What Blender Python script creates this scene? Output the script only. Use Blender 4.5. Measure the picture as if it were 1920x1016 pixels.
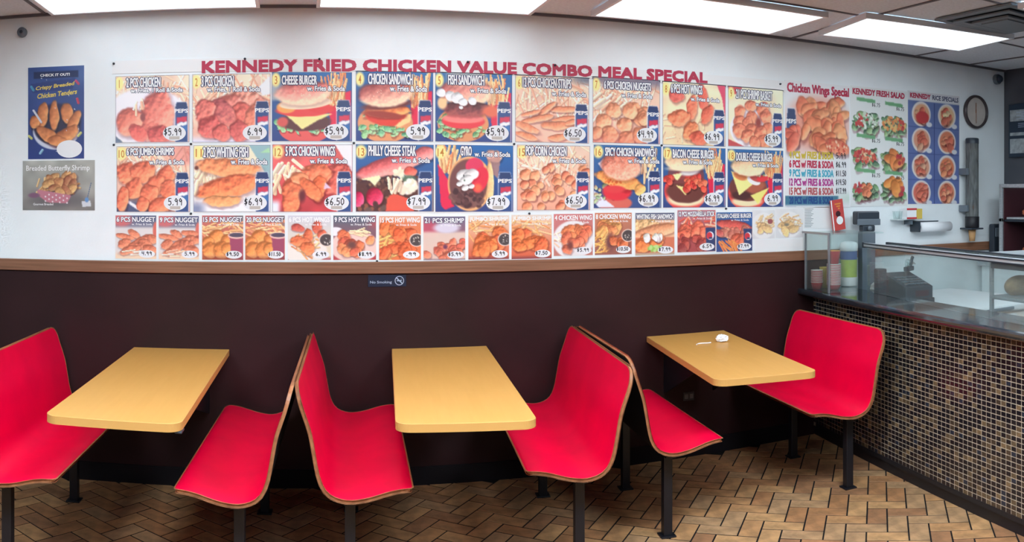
import bpy, bmesh, math, random
import numpy as np
from mathutils import Vector, Matrix

random.seed(7)
sc = bpy.context.scene
for o in list(bpy.data.objects):
    bpy.data.objects.remove(o)
COL = sc.collection

# ------------------------------------------------------------------ camera
# a stitched phone panorama: a cylindrical lens, level, at standing chest height
FPX = 1572.0
ZC = 1.555
cd = bpy.data.cameras.new('camera')
cam = bpy.data.objects.new('camera', cd)
COL.objects.link(cam)
cd.type = 'PANO'
cd.panorama_type = 'CENTRAL_CYLINDRICAL'
cd.central_cylindrical_range_u_min = -550 / FPX
cd.central_cylindrical_range_u_max = 1370 / FPX
cd.central_cylindrical_range_v_min = (371 - 1016) / FPX
cd.central_cylindrical_range_v_max = 371 / FPX
cd.central_cylindrical_radius = 1.0
cam.location = (0, 0, ZC)
cam.rotation_euler = (math.pi / 2, 0, 0)
sc.camera = cam

# ------------------------------------------------------------------ world, light levels, exposure
w = bpy.data.worlds.new('world')
sc.world = w
w.use_nodes = True
w.node_tree.nodes['Background'].inputs[0].default_value = (.55, .65, 1, 1)
w.node_tree.nodes['Background'].inputs[1].default_value = .05
LAMP = 2.2            # radiance of the fluorescent diffusers by the wall
LAMP_KITCHEN = 14.0    # over the serving side of the counter
LAMP_MIDDLE = 42.0
LAMP_FRONT_FILL = 9.0      # unseen front row, added to light the poster wall from in front
sc.view_settings.view_transform = 'Standard'
sc.view_settings.look = 'None'
sc.view_settings.exposure = 0.13
sc.view_settings.gamma = 1.0
sc.view_settings.use_curve_mapping = False
sc.cycles.use_denoising = True
sc.cycles.max_bounces = 8
sc.cycles.transparent_max_bounces = 16
sc.cycles.caustics_reflective = False
sc.cycles.caustics_refractive = False


# ------------------------------------------------------------------ helpers
def lin(c):
    c = np.asarray(c, float) / 255.0
    return np.where(c <= .04045, c / 12.92, ((c + .055) / 1.055) ** 2.4)


def L4(c):
    return tuple(lin(c)) + (1.0,)


def mat(name, rgb, rough=.5, spec=.5, metal=0.0, noise=0.0, nscale=20.0, rgb2=None, bump=0.0, bscale=60.0,
        stretch=None, coat=0.0, emit=None, estr=0.0):
    m = bpy.data.materials.new(name)
    m.use_nodes = True
    nt = m.node_tree
    b = nt.nodes['Principled BSDF']
    b.inputs['Base Color'].default_value = L4(rgb)
    b.inputs['Roughness'].default_value = rough
    b.inputs['Specular IOR Level'].default_value = spec
    b.inputs['Metallic'].default_value = metal
    b.inputs['Coat Weight'].default_value = coat
    tc = nt.nodes.new('ShaderNodeTexCoord')
    mp = nt.nodes.new('ShaderNodeMapping')
    nt.links.new(tc.outputs['Object'], mp.inputs[0])
    if stretch:
        mp.inputs['Scale'].default_value = stretch
    if noise or rgb2:
        n = nt.nodes.new('ShaderNodeTexNoise')
        n.inputs['Scale'].default_value = nscale
        n.inputs['Detail'].default_value = 5
        nt.links.new(mp.outputs[0], n.inputs['Vector'])
        r = nt.nodes.new('ShaderNodeValToRGB')
        c = np.array(rgb, float)
        c2 = np.array(rgb2, float) if rgb2 else np.clip(c * (1 - noise), 0, 255)
        r.color_ramp.elements[0].position = .35
        r.color_ramp.elements[1].position = .65
        r.color_ramp.elements[0].color = L4(c2)
        r.color_ramp.elements[1].color = L4(c)
        nt.links.new(n.outputs['Fac'], r.inputs[0])
        nt.links.new(r.outputs[0], b.inputs['Base Color'])
    if bump:
        n2 = nt.nodes.new('ShaderNodeTexNoise')
        n2.inputs['Scale'].default_value = bscale
        n2.inputs['Detail'].default_value = 3
        nt.links.new(mp.outputs[0], n2.inputs['Vector'])
        bp = nt.nodes.new('ShaderNodeBump')
        bp.inputs['Strength'].default_value = bump
        bp.inputs['Distance'].default_value = .01
        nt.links.new(n2.outputs['Fac'], bp.inputs['Height'])
        nt.links.new(bp.outputs[0], b.inputs['Normal'])
    if emit:
        b.inputs['Emission Color'].default_value = L4(emit)
        b.inputs['Emission Strength'].default_value = estr
    return m


def print_mat(name, rough=.35):
    m = bpy.data.materials.new(name)
    m.use_nodes = True
    nt = m.node_tree
    a = nt.nodes.new('ShaderNodeAttribute')
    a.attribute_name = 'Col'
    b = nt.nodes['Principled BSDF']
    b.inputs['Roughness'].default_value = rough
    b.inputs['Specular IOR Level'].default_value = .35
    nt.links.new(a.outputs['Color'], b.inputs['Base Color'])
    return m


def glass_mat(name, haze=.1, refl=.9, tint=(225, 240, 238)):
    m = bpy.data.materials.new(name)
    m.use_nodes = True
    nt = m.node_tree
    nt.nodes.remove(nt.nodes['Principled BSDF'])
    out = nt.nodes['Material Output']
    t = nt.nodes.new('ShaderNodeBsdfTransparent')
    t.inputs[0].default_value = L4(tint)
    d = nt.nodes.new('ShaderNodeBsdfDiffuse')
    d.inputs[0].default_value = L4((215, 225, 226))
    g = nt.nodes.new('ShaderNodeBsdfGlossy')
    g.inputs['Roughness'].default_value = .03
    fr = nt.nodes.new('ShaderNodeFresnel')
    fr.inputs[0].default_value = 1.5
    mu = nt.nodes.new('ShaderNodeMath')
    mu.operation = 'MULTIPLY'
    mu.inputs[1].default_value = refl
    n = nt.nodes.new('ShaderNodeTexNoise')
    n.inputs['Scale'].default_value = 6
    n.inputs['Detail'].default_value = 4
    m2 = nt.nodes.new('ShaderNodeMath')
    m2.operation = 'MULTIPLY'
    m2.inputs[1].default_value = haze * 2  # pale diffuse share paints hazy reflections into the counter panes
    nt.links.new(n.outputs['Fac'], m2.inputs[0])
    nt.links.new(fr.outputs[0], mu.inputs[0])
    x1 = nt.nodes.new('ShaderNodeMixShader')
    x2 = nt.nodes.new('ShaderNodeMixShader')
    nt.links.new(m2.outputs[0], x1.inputs[0])
    nt.links.new(t.outputs[0], x1.inputs[1])
    nt.links.new(d.outputs[0], x1.inputs[2])
    nt.links.new(mu.outputs[0], x2.inputs[0])
    nt.links.new(x1.outputs[0], x2.inputs[1])
    nt.links.new(g.outputs[0], x2.inputs[2])
    nt.links.new(x2.outputs[0], out.inputs[0])
    return m


class MB:
    """collects faces for ONE mesh"""
    def __init__(s):
        s.v, s.f, s.m, s.s, s.mi = [], [], [], [], 0

    def face(s, pts, smooth=False):
        b = len(s.v)
        s.v += [tuple(p) for p in pts]
        s.f.append(tuple(range(b, b + len(pts))))
        s.m.append(s.mi)
        s.s.append(smooth)

    def box(s, x0, x1, y0, y1, z0, z1):
        b = len(s.v)
        s.v += [(x, y, z) for z in (z0, z1) for y in (y0, y1) for x in (x0, x1)]
        for f in ((0, 2, 3, 1), (4, 5, 7, 6), (0, 1, 5, 4), (2, 6, 7, 3), (0, 4, 6, 2), (1, 3, 7, 5)):
            s.f.append(tuple(b + i for i in f))
            s.m.append(s.mi)
            s.s.append(False)
        return s

    def bbox(s, x0, x1, y0, y1, z0, z1, r=.003):
        """box with a small bevel"""
        bm = bmesh.new()
        bmesh.ops.create_cube(bm, size=1, matrix=Matrix.Translation(((x0 + x1) / 2, (y0 + y1) / 2, (z0 + z1) / 2)) @ Matrix.Diagonal((x1 - x0, y1 - y0, z1 - z0, 1)))
        bmesh.ops.bevel(bm, geom=bm.edges[:], offset=r, segments=2, affect='EDGES', profile=.5)
        s.add_bm(bm)
        return s

    def add_bm(s, bm, smooth=False):
        b = len(s.v)
        bm.verts.index_update()
        s.v += [tuple(v.co) for v in bm.verts]
        for f in bm.faces:
            s.f.append(tuple(b + v.index for v in f.verts))
            s.m.append(s.mi)
            s.s.append(smooth)
        bm.free()

    def prism(s, pts, z0, z1):
        """closed polygon pts (x,y) extruded in z"""
        n = len(pts)
        b = len(s.v)
        s.v += [(p[0], p[1], z0) for p in pts] + [(p[0], p[1], z1) for p in pts]
        s.f.append(tuple(b + i for i in reversed(range(n))))
        s.f.append(tuple(b + n + i for i in range(n)))
        for i in range(n):
            j = (i + 1) % n
            s.f.append((b + i, b + j, b + n + j, b + n + i))
        s.m += [s.mi] * (n + 2)
        s.s += [False] * (n + 2)
        return s

    def lathe(s, prof, n=24, c=(0, 0, 0), smooth=True, axis='z'):
        """prof: list of (r, z); closed caps where r == 0"""
        b = len(s.v)
        for r, z in prof:
            for k in range(n):
                a = 2 * math.pi * k / n
                p = (r * math.cos(a), r * math.sin(a), z)
                if axis == 'x':
                    p = (p[2], p[0], p[1])
                elif axis == 'y':
                    p = (p[0], -p[2], p[1])
                s.v.append((c[0] + p[0], c[1] + p[1], c[2] + p[2]))
        for i in range(len(prof) - 1):
            for k in range(n):
                j = (k + 1) % n
                s.f.append((b + i * n + k, b + i * n + j, b + (i + 1) * n + j, b + (i + 1) * n + k))
                s.m.append(s.mi)
                s.s.append(smooth)
        return s

    def tube(s, pts, r, n=10):
        pts = [Vector(p) for p in pts]
        b = len(s.v)
        for i, p in enumerate(pts):
            d = (pts[min(i + 1, len(pts) - 1)] - pts[max(i - 1, 0)]).normalized()
            up = Vector((0, 0, 1)) if abs(d.z) < .9 else Vector((1, 0, 0))
            a = d.cross(up).normalized()
            c = d.cross(a).normalized()
            for k in range(n):
                t = 2 * math.pi * k / n
                s.v.append(tuple(p + a * r * math.cos(t) + c * r * math.sin(t)))
        for i in range(len(pts) - 1):
            for k in range(n):
                j = (k + 1) % n
                s.f.append((b + i * n + k, b + i * n + j, b + (i + 1) * n + j, b + (i + 1) * n + k))
                s.m.append(s.mi)
                s.s.append(True)
        s.f.append(tuple(b + k for k in range(n)))
        s.f.append(tuple(b + (len(pts) - 1) * n + k for k in reversed(range(n))))
        s.m += [s.mi] * 2
        s.s += [False] * 2
        return s

    def mesh(s, name, mats):
        me = bpy.data.meshes.new(name)
        me.from_pydata(s.v, [], s.f)
        for m in (mats if isinstance(mats, (list, tuple)) else [mats]):
            me.materials.append(m)
        me.polygons.foreach_set('material_index', s.m)
        me.polygons.foreach_set('use_smooth', s.s)
        me.update()
        return me

    def build(s, name, mats, parent=None, loc=(0, 0, 0), rotz=0.0):
        return link(name, s.mesh(name, mats), parent, loc, rotz)


def link(name, me, parent=None, loc=(0, 0, 0), rotz=0.0):
    o = bpy.data.objects.new(name, me)
    COL.objects.link(o)
    o.location = loc
    o.rotation_euler = (0, 0, rotz)
    if parent:
        o.parent = parent
    return o


def tag(o, label=None, cat=None, group=None, kind=None):
    if label:
        o['label'] = label
    if cat:
        o['category'] = cat
    if group:
        o['group'] = group
    if kind:
        o['kind'] = kind
    return o


def thing(name, label, cat, loc=(0, 0, 0), rotz=0.0, group=None):
    return tag(link(name, None, None, loc, rotz), label, cat, group)


def B():
    return MB()


# ------------------------------------------------------------------ materials
M = dict(
    wall=mat('white_wall_paint', (243, 248, 250), .55, .3, noise=.025, nscale=3, bump=.06, bscale=90),
    kitchen=mat('kitchen_wall_paint', (226, 234, 236), .5, .3, noise=.05, nscale=4),
    dark_wall=mat('grey_side_wall', (84, 86, 94), .6, .3, noise=.1, nscale=4),
    room=mat('shop_wall_paint', (104, 110, 126), .7, .2, noise=.05, nscale=2),
    brown=mat('brown_wall_panel', (49, 26, 28), .5, .22, noise=.18, nscale=2.5, bump=.05, bscale=40),
    wood=mat('wood_trim', (146, 102, 78), .42, .4, rgb2=(122, 84, 62), nscale=9, stretch=(.25, 3, 9)),
    ceil=mat('ceiling_tile_face', (222, 232, 240), .8, .2, noise=.05, nscale=60, bump=.2, bscale=180),
    grid=mat('ceiling_grid_bar', (96, 94, 100), .5, .4),
    slab=mat('ceiling_slab', (90, 90, 95), .8),
    mortar=mat('dark_floor_joint', (24, 22, 24), .8, .2, noise=.3, nscale=50),
    red=mat('red_laminate', (236, 0, 60), .34, .4, noise=.05, nscale=5),
    under=mat('dark_underside', (24, 20, 24), .6, .2),
    ply=mat('brown_plywood_edge', (176, 116, 78), .45, .4, rgb2=(140, 88, 58), nscale=30, stretch=(1, .15, 1)),
    black=mat('black_steel', (20, 20, 26), .4, .4),
    table=mat('yellow_wood_laminate', (206, 152, 80), .4, .35, rgb2=(202, 148, 76), nscale=6, stretch=(6, .6, 1)),
    tedge=mat('table_edge_band', (196, 146, 82), .45, .35),
    chip=mat('dark_chip', (70, 60, 50), .7),
    granite=mat('black_granite', (26, 32, 40), .09, .7, rgb2=(40, 48, 56), nscale=38, coat=.4),
    grout=mat('pale_grout', (206, 190, 168), .8, .2, noise=.15, nscale=60),
    plinth=mat('dark_plinth', (24, 24, 30), .5),
    steel=mat('brushed_steel', (196, 202, 206), .34, .5, metal=.45, rgb2=(172, 178, 184), nscale=40, stretch=(.2, 1, 6)),
    dsteel=mat('dark_rail', (44, 52, 62), .35, .5, metal=.4),
    alu=mat('grey_post', (150, 152, 158), .35, .5, metal=.5),
    glass=glass_mat('counter_glass', .07, .3, (246, 252, 251)),
    glass2=glass_mat('cabinet_glass', .05, .3, (246, 252, 251)),
    sheet=mat('white_poster_sheet', (238, 238, 238), .4, .35),
    white=mat('white_print', (246, 246, 246), .4, .3),
    outline=mat('navy_outline', (66, 72, 104), .4, .3),
    maroon=mat('red_print', (186, 56, 84), .4, .35),
    ink=mat('black_marker_ink', (58, 58, 64), .5, .3),
    orange=mat('orange_numeral', (216, 140, 66), .4, .3),
    yellow=mat('yellow_print', (226, 200, 96), .4, .3),
    lamp_body=mat('fixture_white', (226, 228, 232), .4),
    lamp=mat('diffuser', (240, 244, 250), .5, emit=(228, 245, 255), estr=LAMP),
    lamp2=mat('added_front_fill', (240, 244, 250), .5, emit=(228, 243, 255), estr=LAMP_FRONT_FILL),
    lamp4=mat('diffuser_middle', (240, 244, 250), .5, emit=(228, 245, 255), estr=LAMP_MIDDLE),
    lamp3=mat('diffuser_kitchen', (240, 244, 250), .5, emit=(228, 245, 255), estr=LAMP_KITCHEN),
    vent=mat('vent_louver', (116, 128, 136), .4),
    ventd=mat('vent_dark', (52, 66, 76), .6),
    art=print_mat('printed_picture'),
    paper=mat('white_paper', (240, 241, 244), .7, .2),
    cup=mat('white_cup_paper', (236, 232, 230), .5),
    cupred=mat('red_cup_print', (206, 58, 62), .5),
    cupor=mat('orange_cup_print', (226, 146, 66), .5),
    cupyel=mat('yellow_cup_print', (222, 192, 92), .5),
    blue=mat('blue_label', (64, 84, 140), .5),
    lime=mat('lime_label', (176, 190, 72), .5, noise=.08, nscale=20),
    dplastic=mat('dark_grey_plastic', (50, 58, 68), .4, .5),
    mplastic=mat('grey_plastic', (104, 114, 124), .4, .5),
    regred=mat('dark_red_panel', (70, 36, 42), .4),
    clockface=mat('cream_clock_face', (206, 196, 188), .4, noise=.05),
    clockrim=mat('dark_clock_rim', (74, 66, 68), .3, .5, metal=.3),
    tube=glass_mat('smoky_tube', .18, .5, (150, 142, 138)),
    stick=mat('tan_wood', (196, 150, 100), .6),
    navy=mat('navy_board', (30, 46, 64), .4),
    card=mat('menu_card', (170, 178, 182), .5, noise=.2, nscale=25),
    bread=mat('tan_crust', (196, 160, 112), .7, rgb2=(160, 122, 80), nscale=18, bump=.3, bscale=40),
    fried=mat('fried_crust', (176, 96, 62), .6, rgb2=(128, 60, 42), nscale=20, bump=.4, bscale=50),
    flyer=mat('red_flyer', (206, 78, 74), .45),
    sign=mat('dark_blue_sign', (24, 34, 58), .35),
    signw=mat('pale_blue_print', (176, 190, 210), .4),
)

# ------------------------------------------------------------------ setting: walls
WY = 4.5
XL, XR, YF = -3.0, 5.1, -1.6
CZ = 2.588
LZ0, LZ1 = 1.148, 1.2115      # wood rail
wall = tag(B().box(XL - .1, XR + .1, WY, WY + .1, 0, CZ + .1).build('wall_back', M['wall']), kind='structure')
B().box(XL, 3.36, WY - .006, WY, .0, LZ0).build('wainscot', M['brown'], wall)
B().box(3.36, XR, WY - .006, WY, .0, LZ0).build('lower_wall_panel', M['kitchen'], wall)
B().box(XL, 3.06, WY - .014, WY - .006, 0, .10).build('skirting_board', M['under'], wall)
tag(B().box(XL - .1, XL, YF, WY, 0, CZ + .1).build('wall_left', M['room']), kind='structure')
tag(B().box(XR, XR + .1, YF, WY, 0, CZ + .1).build('wall_right', M['dark_wall']), kind='structure')
tag(B().box(XL - .1, XR + .1, YF - .1, YF, 0, CZ + .1).build('wall_front', M['room']), kind='structure')
tag(B().bbox(XL, XR, WY - .024, WY, LZ0, LZ1, .004).build('trim_1', M['wood']), kind='structure')
tag(B().box(XL, XR, WY - .022, WY, CZ - .014, CZ).build('trim_2', M['grid']), kind='structure')

# ------------------------------------------------------------------ ceiling: slab, tiles, grid bars
ceil = tag(B().box(XL - .1, XR + .1, YF - .1, WY + .1, CZ + .012, CZ + .1).build('ceiling', M['slab']), kind='structure')
gx = [XL, -2.47, -1.37, -.27, .83, 1.93, 3.03, 4.11, 4.68, XR]
gy = [WY, 3.7, 2.96, 2.22, 1.48, .74, 0, -.74, YF]
tmesh_cache = {}
for i in range(len(gx) - 1):
    for j in range(len(gy) - 1):
        wx, wy = round(gx[i + 1] - gx[i], 4), round(gy[j] - gy[j + 1], 4)
        if (wx, wy) not in tmesh_cache:
            tmesh_cache[(wx, wy)] = B().box(.009, wx - .009, .009, wy - .009, 0, .011).mesh('ceiling_tile', M['ceil'])
        link('ceiling_tile', tmesh_cache[(wx, wy)], ceil, (gx[i], gy[j + 1], CZ))
for x in gx[1:-1]:
    B().box(x - .009, x + .009, YF, WY, CZ - .006, CZ + .012).build('grid_bar', M['grid'], ceil)
for y in gy[1:-1]:
    B().box(XL, XR, y - .009, y + .009, CZ - .005, CZ + .012).build('grid_bar', M['grid'], ceil)

# ------------------------------------------------------------------ ceiling lights
def ceiling_light(cx, cy, wx, wy, label, lampmat, rz=0.0, group='fluorescent lights on the ceiling'):
    t = thing('ceiling_light', label, 'light', (cx, cy, CZ - .006), rz, group)
    f = B()
    for a in ((-wx / 2, wx / 2, -wy / 2, -wy / 2 + .02), (-wx / 2, wx / 2, wy / 2 - .02, wy / 2),
              (-wx / 2, -wx / 2 + .02, -wy / 2 + .02, wy / 2 - .02), (wx / 2 - .02, wx / 2, -wy / 2 + .02, wy / 2 - .02)):
        f.box(*a, -.03, 0)
    f.build('frame', M['lamp_body'], t)
    B().box(-wx / 2 + .02, wx / 2 - .02, -wy / 2 + .02, wy / 2 - .02, -.026, -.004).build('diffuser', lampmat, t)


ceiling_light(-.74, 4.10, 1.13, .60, 'long fluorescent ceiling light above the six piece shrimp poster side of the wall', M['lamp'])
ceiling_light(.70, 4.10, 1.16, .60, 'long fluorescent ceiling light above the cheeseburger and fish sandwich posters', M['lamp'])
ceiling_light(2.18, 4.02, 1.16, .60, 'long fluorescent ceiling light above the nugget and hot wing posters', M['lamp'])
ceiling_light(3.50, 3.80, 1.07, .58, 'long fluorescent ceiling light above the service counter beside the air vent', M['lamp'], -math.radians(9))
ceiling_light(3.90, 2.59, 1.08, .56, 'bright ceiling light beyond the air vent, only its corner in the picture', M['lamp3'])
for x, y, q in ((-1.5, 1.75, 'side wall end of the middle row'), (.3, 1.75, 'centre of the middle row'), (2.0, 1.75, 'counter end of the middle row'),
                (-1.5, .1, 'side wall end of the added front fill row'), (.3, .1, 'centre of the added front fill row'), (2.0, .1, 'counter end of the added front fill row')):  # front row is out of view, added as frontal fill light
    ceiling_light(x, y, 1.16, .60, 'fluorescent ceiling light at the %s' % q, M['lamp4'] if 'middle' in q else M['lamp2'], group='ceiling lights nearer the shop front')

vt = thing('air_vent', 'square grey louvred air vent in the ceiling beside the last light', 'vent', (3.62, 3.18, CZ - .006))
for k, q in enumerate((.29, .215, .14)):
    f = B()
    i = q - .045
    for a in ((-q, q, -q, -i), (-q, q, i, q), (-q, -i, -i, i), (i, q, -i, i)):
        f.box(*a, -.012 - .008 * k, 0 if k == 0 else -.006 - .006 * k)
    f.build('louver', M['vent'], vt)
B().box(-.10, .10, -.10, .10, -.034, -.024).build('centre_plate', M['vent'], vt)
B().box(-.27, .27, -.27, .27, -.004, 0).build('dark_back', M['ventd'], vt)

# ------------------------------------------------------------------ floor of herringbone bricks
floor = tag(B().box(XL, XR, YF, WY, -.1, -.0016).build('floor', M['mortar']), kind='structure')
BW, BL, JT = .0985, .197, .0075
brick_mats = [mat('brick_%d' % k, c, .55, .35, noise=.22, nscale=14, bump=.15, bscale=50) for k, c in enumerate(
    ((184, 136, 92), (172, 122, 82), (192, 146, 100), (160, 114, 80), (178, 138, 100)))]


def brick_mesh(k):
    bm = bmesh.new()
    bmesh.ops.create_cube(bm, size=1, matrix=Matrix.Translation((0, 0, -.004)) @ Matrix.Diagonal((BL - JT, BW - JT, .008, 1)))
    top = [e for e in bm.edges if all(v.co.z > -.002 for v in e.verts)]
    bmesh.ops.bevel(bm, geom=top, offset=.0012, segments=1, affect='EDGES')
    b = B()
    b.add_bm(bm)
    return b.mesh('brick', brick_mats[k])


brick_meshes = [brick_mesh(k) for k in range(5)]
ang = math.radians(50)
ca, sa = math.cos(ang), math.sin(ang)
spots = []
for i in range(-70, 75):
    for j in range(-70, 75):
        c = (i - j) % 4
        if c == 0:
            a, b_, rot = (i + 1) * BW, (j + .5) * BW, ang
        elif c == 3:
            a, b_, rot = (i + .5) * BW, (j + 1) * BW, ang + math.pi / 2
        else:
            continue
        x, y = a * ca - b_ * sa + 1.0, a * sa + b_ * ca + 2.2
        if XL + .1 < x < XR - .1 and .6 < y < WY + .03:
            spots.append((x, y, rot))
rb = random.Random(3)


def floor_seen(x, y):
    t, r = math.atan2(x, y), math.hypot(x, y)
    if not (-.36 < t < .88 and r > 3.72):
        return False
    return x < 3.2 - .13 * (4.5 - y)


near = sorted([s for s in spots if floor_seen(s[0], s[1])], key=lambda s: math.hypot(s[0], s[1]))
single = near[:298]
ss = set(single)
for x, y, r in single:
    o = link('brick', brick_meshes[rb.randrange(5)], floor, (x, y, rb.uniform(-.0008, .0008)), r)
    o.rotation_euler = (rb.uniform(-.004, .004), rb.uniform(-.004, .004), r)
rest = [B() for _ in range(1)][0]
for x, y, r in spots:
    if (x, y, r) in ss:
        continue
    rest.mi = rb.randrange(5)
    bm = bmesh.new()
    bmesh.ops.create_cube(bm, size=1, matrix=Matrix.Translation((x, y, -.004)) @ Matrix.Rotation(r, 4, 'Z') @ Matrix.Diagonal((BL - JT, BW - JT, .008, 1)))
    rest.add_bm(bm)
o = rest.build('brick_paving', brick_mats, floor)
o['kind'] = 'stuff'

# ------------------------------------------------------------------ booth benches
prof_key = [(0, .848), (.010, .81), (.022, .765), (.040, .715), (.056, .667), (.068, .60), (.078, .54), (.088, .495), (.105, .455), (.13, .431),
            (.165, .4175), (.203, .413), (.245, .418), (.285, .427), (.33, .441), (.36, .449), (.40, .4555), (.425, .456), (.440, .450)]


def resample(key, n):
    k = np.array(key)
    for _ in range(2):                                   # corner cutting for a smooth sweep
        q = [k[0]]
        for a, b in zip(k[:-1], k[1:]):
            q += [a * .75 + b * .25, a * .25 + b * .75]
        q.append(k[-1])
        k = np.array(q)
    d = np.r_[0, np.cumsum(np.hypot(*np.diff(k, axis=0).T))]
    t = np.linspace(0, 1, n)
    t = .5 * t + .5 * (.5 - .5 * np.cos(np.pi * t))      # denser towards both ends
    s = t * d[-1]
    return np.c_[np.interp(s, d, k[:, 0]), np.interp(s, d, k[:, 1])], s


def make_bench(name, label, ox, oy, yaw, L, sgn, leg_u=.2):
    t = thing(name, label, 'bench', (ox, oy, 0), -math.radians(yaw), 'red booth benches along the wall')
    P, s = resample(prof_key, 44)
    S = s[-1]
    tan = np.gradient(P, axis=0)
    tan /= np.linalg.norm(tan, axis=1)[:, None]
    nor = np.c_[-tan[:, 1], tan[:, 0]]                    # towards the sitter
    Rb, Rn, T = .075, .035, .014
    ins = np.zeros(len(s))
    for i, q in enumerate(s):
        if q < Rb:
            ins[i] = Rb - math.sqrt(max(Rb * Rb - (Rb - q) ** 2, 0))
        if S - q < Rn:
            ins[i] = Rn - math.sqrt(max(Rn * Rn - (Rn - (S - q)) ** 2, 0))
    nv = 13
    f = B()

    def pt(i, v, side):
        q = P[i] - (nor[i] * T if side else 0)
        y = ins[i] + (L - 2 * ins[i]) * v
        return (sgn * q[0], y, q[1])
    for side in (0, 1):
        f.mi = side
        b = len(f.v)
        for i in range(len(P)):
            for j in range(nv):
                f.v.append(pt(i, j / (nv - 1), side))
        for i in range(len(P) - 1):
            for j in range(nv - 1):
                q = (b + i * nv + j, b + i * nv + j + 1, b + (i + 1) * nv + j + 1, b + (i + 1) * nv + j)
                flip = (side == 0) != (sgn < 0)
                f.f.append(q if flip else q[::-1])
                f.m.append(side)
                f.s.append(True)
    f.build('seat_shell', [M['red'], M['under']], t)
    e = B()
    n = len(P)
    loop = [(0, j / (nv - 1)) for j in range(nv)] + [(i, 1.0) for i in range(1, n)] + [(n - 1, 1 - j / (nv - 1)) for j in range(1, nv)] + [(i, 0.0) for i in range(n - 2, 0, -1)]
    c = np.array([sgn * .2, L / 2, .55])
    m = len(loop)
    ring = []
    for k, (i, v) in enumerate(loop):
        a, b_ = np.array(pt(i, v, 0)), np.array(pt(i, v, 1))
        # outward direction inside the sheet
        pa, pb = np.array(pt(*loop[(k - 1) % m], 0)), np.array(pt(*loop[(k + 1) % m], 0))
        tg = pb - pa
        tg /= np.linalg.norm(tg) + 1e-9
        nn = (a - b_) / np.linalg.norm(a - b_)
        out = np.cross(tg, nn) * (1 if sgn > 0 else -1)
        ring.append((a + out * .0025 + nn * .0006, b_ + out * .0025 - nn * .0006, a - out * .004 + nn * .0006, b_ - out * .004 - nn * .0006))
    for k in range(m):
        A, Bq = ring[k], ring[(k + 1) % m]
        for p, q in ((0, 1), (2, 0), (1, 3)):
            e.face((A[p], Bq[p], Bq[q], A[q]), True)
    e.build('edge_band', M['ply'], t)
    # steel legs with foot plates, seat rail and back strut
    for v in (.12, L - .28):
        u = sgn * leg_u
        lg = B().bbox(u - .021, u + .021, v - .021, v + .021, .006, .395, .003).build('leg', M['black'], t)
        B().bbox(u - .036, u + .036, v - .034, v + .034, 0, .008, .002).build('foot_plate', M['black'], lg)
    B().bbox(sgn * leg_u - .025, sgn * leg_u + .025, .06, L - .06, .372, .394, .003).build('seat_rail', M['black'], t)
    return t


make_bench('booth_bench', 'red bench cut off by the picture edge, beneath the blue tenders poster', -1.362, 3.156, 2.79, 1.30, 1)
make_bench('booth_bench', 'red bench beneath the nugget posters, its seat turned to the table under the tenders poster', -.016, 3.10, 4.2, 1.31, -1)
make_bench('booth_bench', 'red bench beneath the cheeseburger poster, its seat reaching the middle table', .014, 3.169, 4.2, 1.30, 1)
make_bench('booth_bench', 'red bench beneath the popcorn chicken poster, its seat reaching the middle table', 1.362, 3.18, 6.97, 1.27, -1)
make_bench('booth_bench', 'narrow visible red bench behind the middle booth, facing the table with the crumpled napkin', 1.452, 3.385, 5.9, 1.06, 1)
make_bench('booth_bench', 'red bench with its back against the mosaic service counter', 2.913, 3.416, 5.71, 1.02, -1, .16)


# ------------------------------------------------------------------ tables
def make_table(label, cx, cy, yaw, wd, ln):
    a = math.radians(yaw)
    t = thing('booth_table', label, 'table', (cx, cy, 0), -a, 'yellow tables on the brown wall')
    R = .055

    def outline(g):
        pts = []
        for k in range(9):
            q = math.pi + k / 8 * math.pi / 2
            pts.append((-wd / 2 - g + R + R * math.cos(q), -g + R + R * math.sin(q)))
        for k in range(9):
            q = 1.5 * math.pi + k / 8 * math.pi / 2
            pts.append((wd / 2 + g - R + R * math.cos(q), -g + R + R * math.sin(q)))
        # rear edge lies flat on the wall (world y = WY - .008)
        for x in (wd / 2 + g, -wd / 2 - g):
            yw = ((WY - .008) - cy + x * math.sin(a)) / math.cos(a)
            pts.append((x, yw if ln is None else min(ln, yw)))
        return pts
    B().prism(outline(0), .709, .741).build('tabletop', M['table'], t)
    e = B()
    oi, oo = outline(-.0005), outline(.003)
    n = len(oi)
    for k in range(n - 1):
        if k == n - 2:
            break
        e.face([(*oo[k], .7095), (*oo[k + 1], .7095), (*oo[k + 1], .7395), (*oo[k], .7395)])
        e.face([(*oo[k], .7395), (*oo[k + 1], .7395), (*oi[k + 1], .7412), (*oi[k], .7412)])
        e.face([(*oi[k], .7085), (*oi[k + 1], .7085), (*oo[k + 1], .7095), (*oo[k], .7095)])
    k = n - 1
    e.face([(*oo[k], .7095), (*oo[0], .7095), (*oo[0], .7395), (*oo[k], .7395)])
    e.face([(*oo[k], .7395), (*oo[0], .7395), (*oi[0], .7412), (*oi[k], .7412)])
    e.build('edge_band', M['tedge'], t)
    yw = outline(0)[-1][1] if ln is None else outline(0)[-1][1]
    yb = min(outline(0)[-1][1], outline(0)[-2][1]) - .01
    for s_ in (-1, 1):
        b = B()
        x = s_ * wd * .3
        b.bbox(x - .02, x + .02, .35, yb, .672, .709, .003)
        b.face([(x - .004, .55, .674), (x - .004, yb, .674), (x - .004, yb, .40)])
        b.face([(x + .004, .55, .674), (x + .004, yb, .40), (x + .004, yb, .674)])
        b.face([(x - .004, .55, .674), (x - .004, yb, .40), (x + .004, yb, .40), (x + .004, .55, .674)])
        b.build('support_bracket', M['black'], t)
    return t


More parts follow.
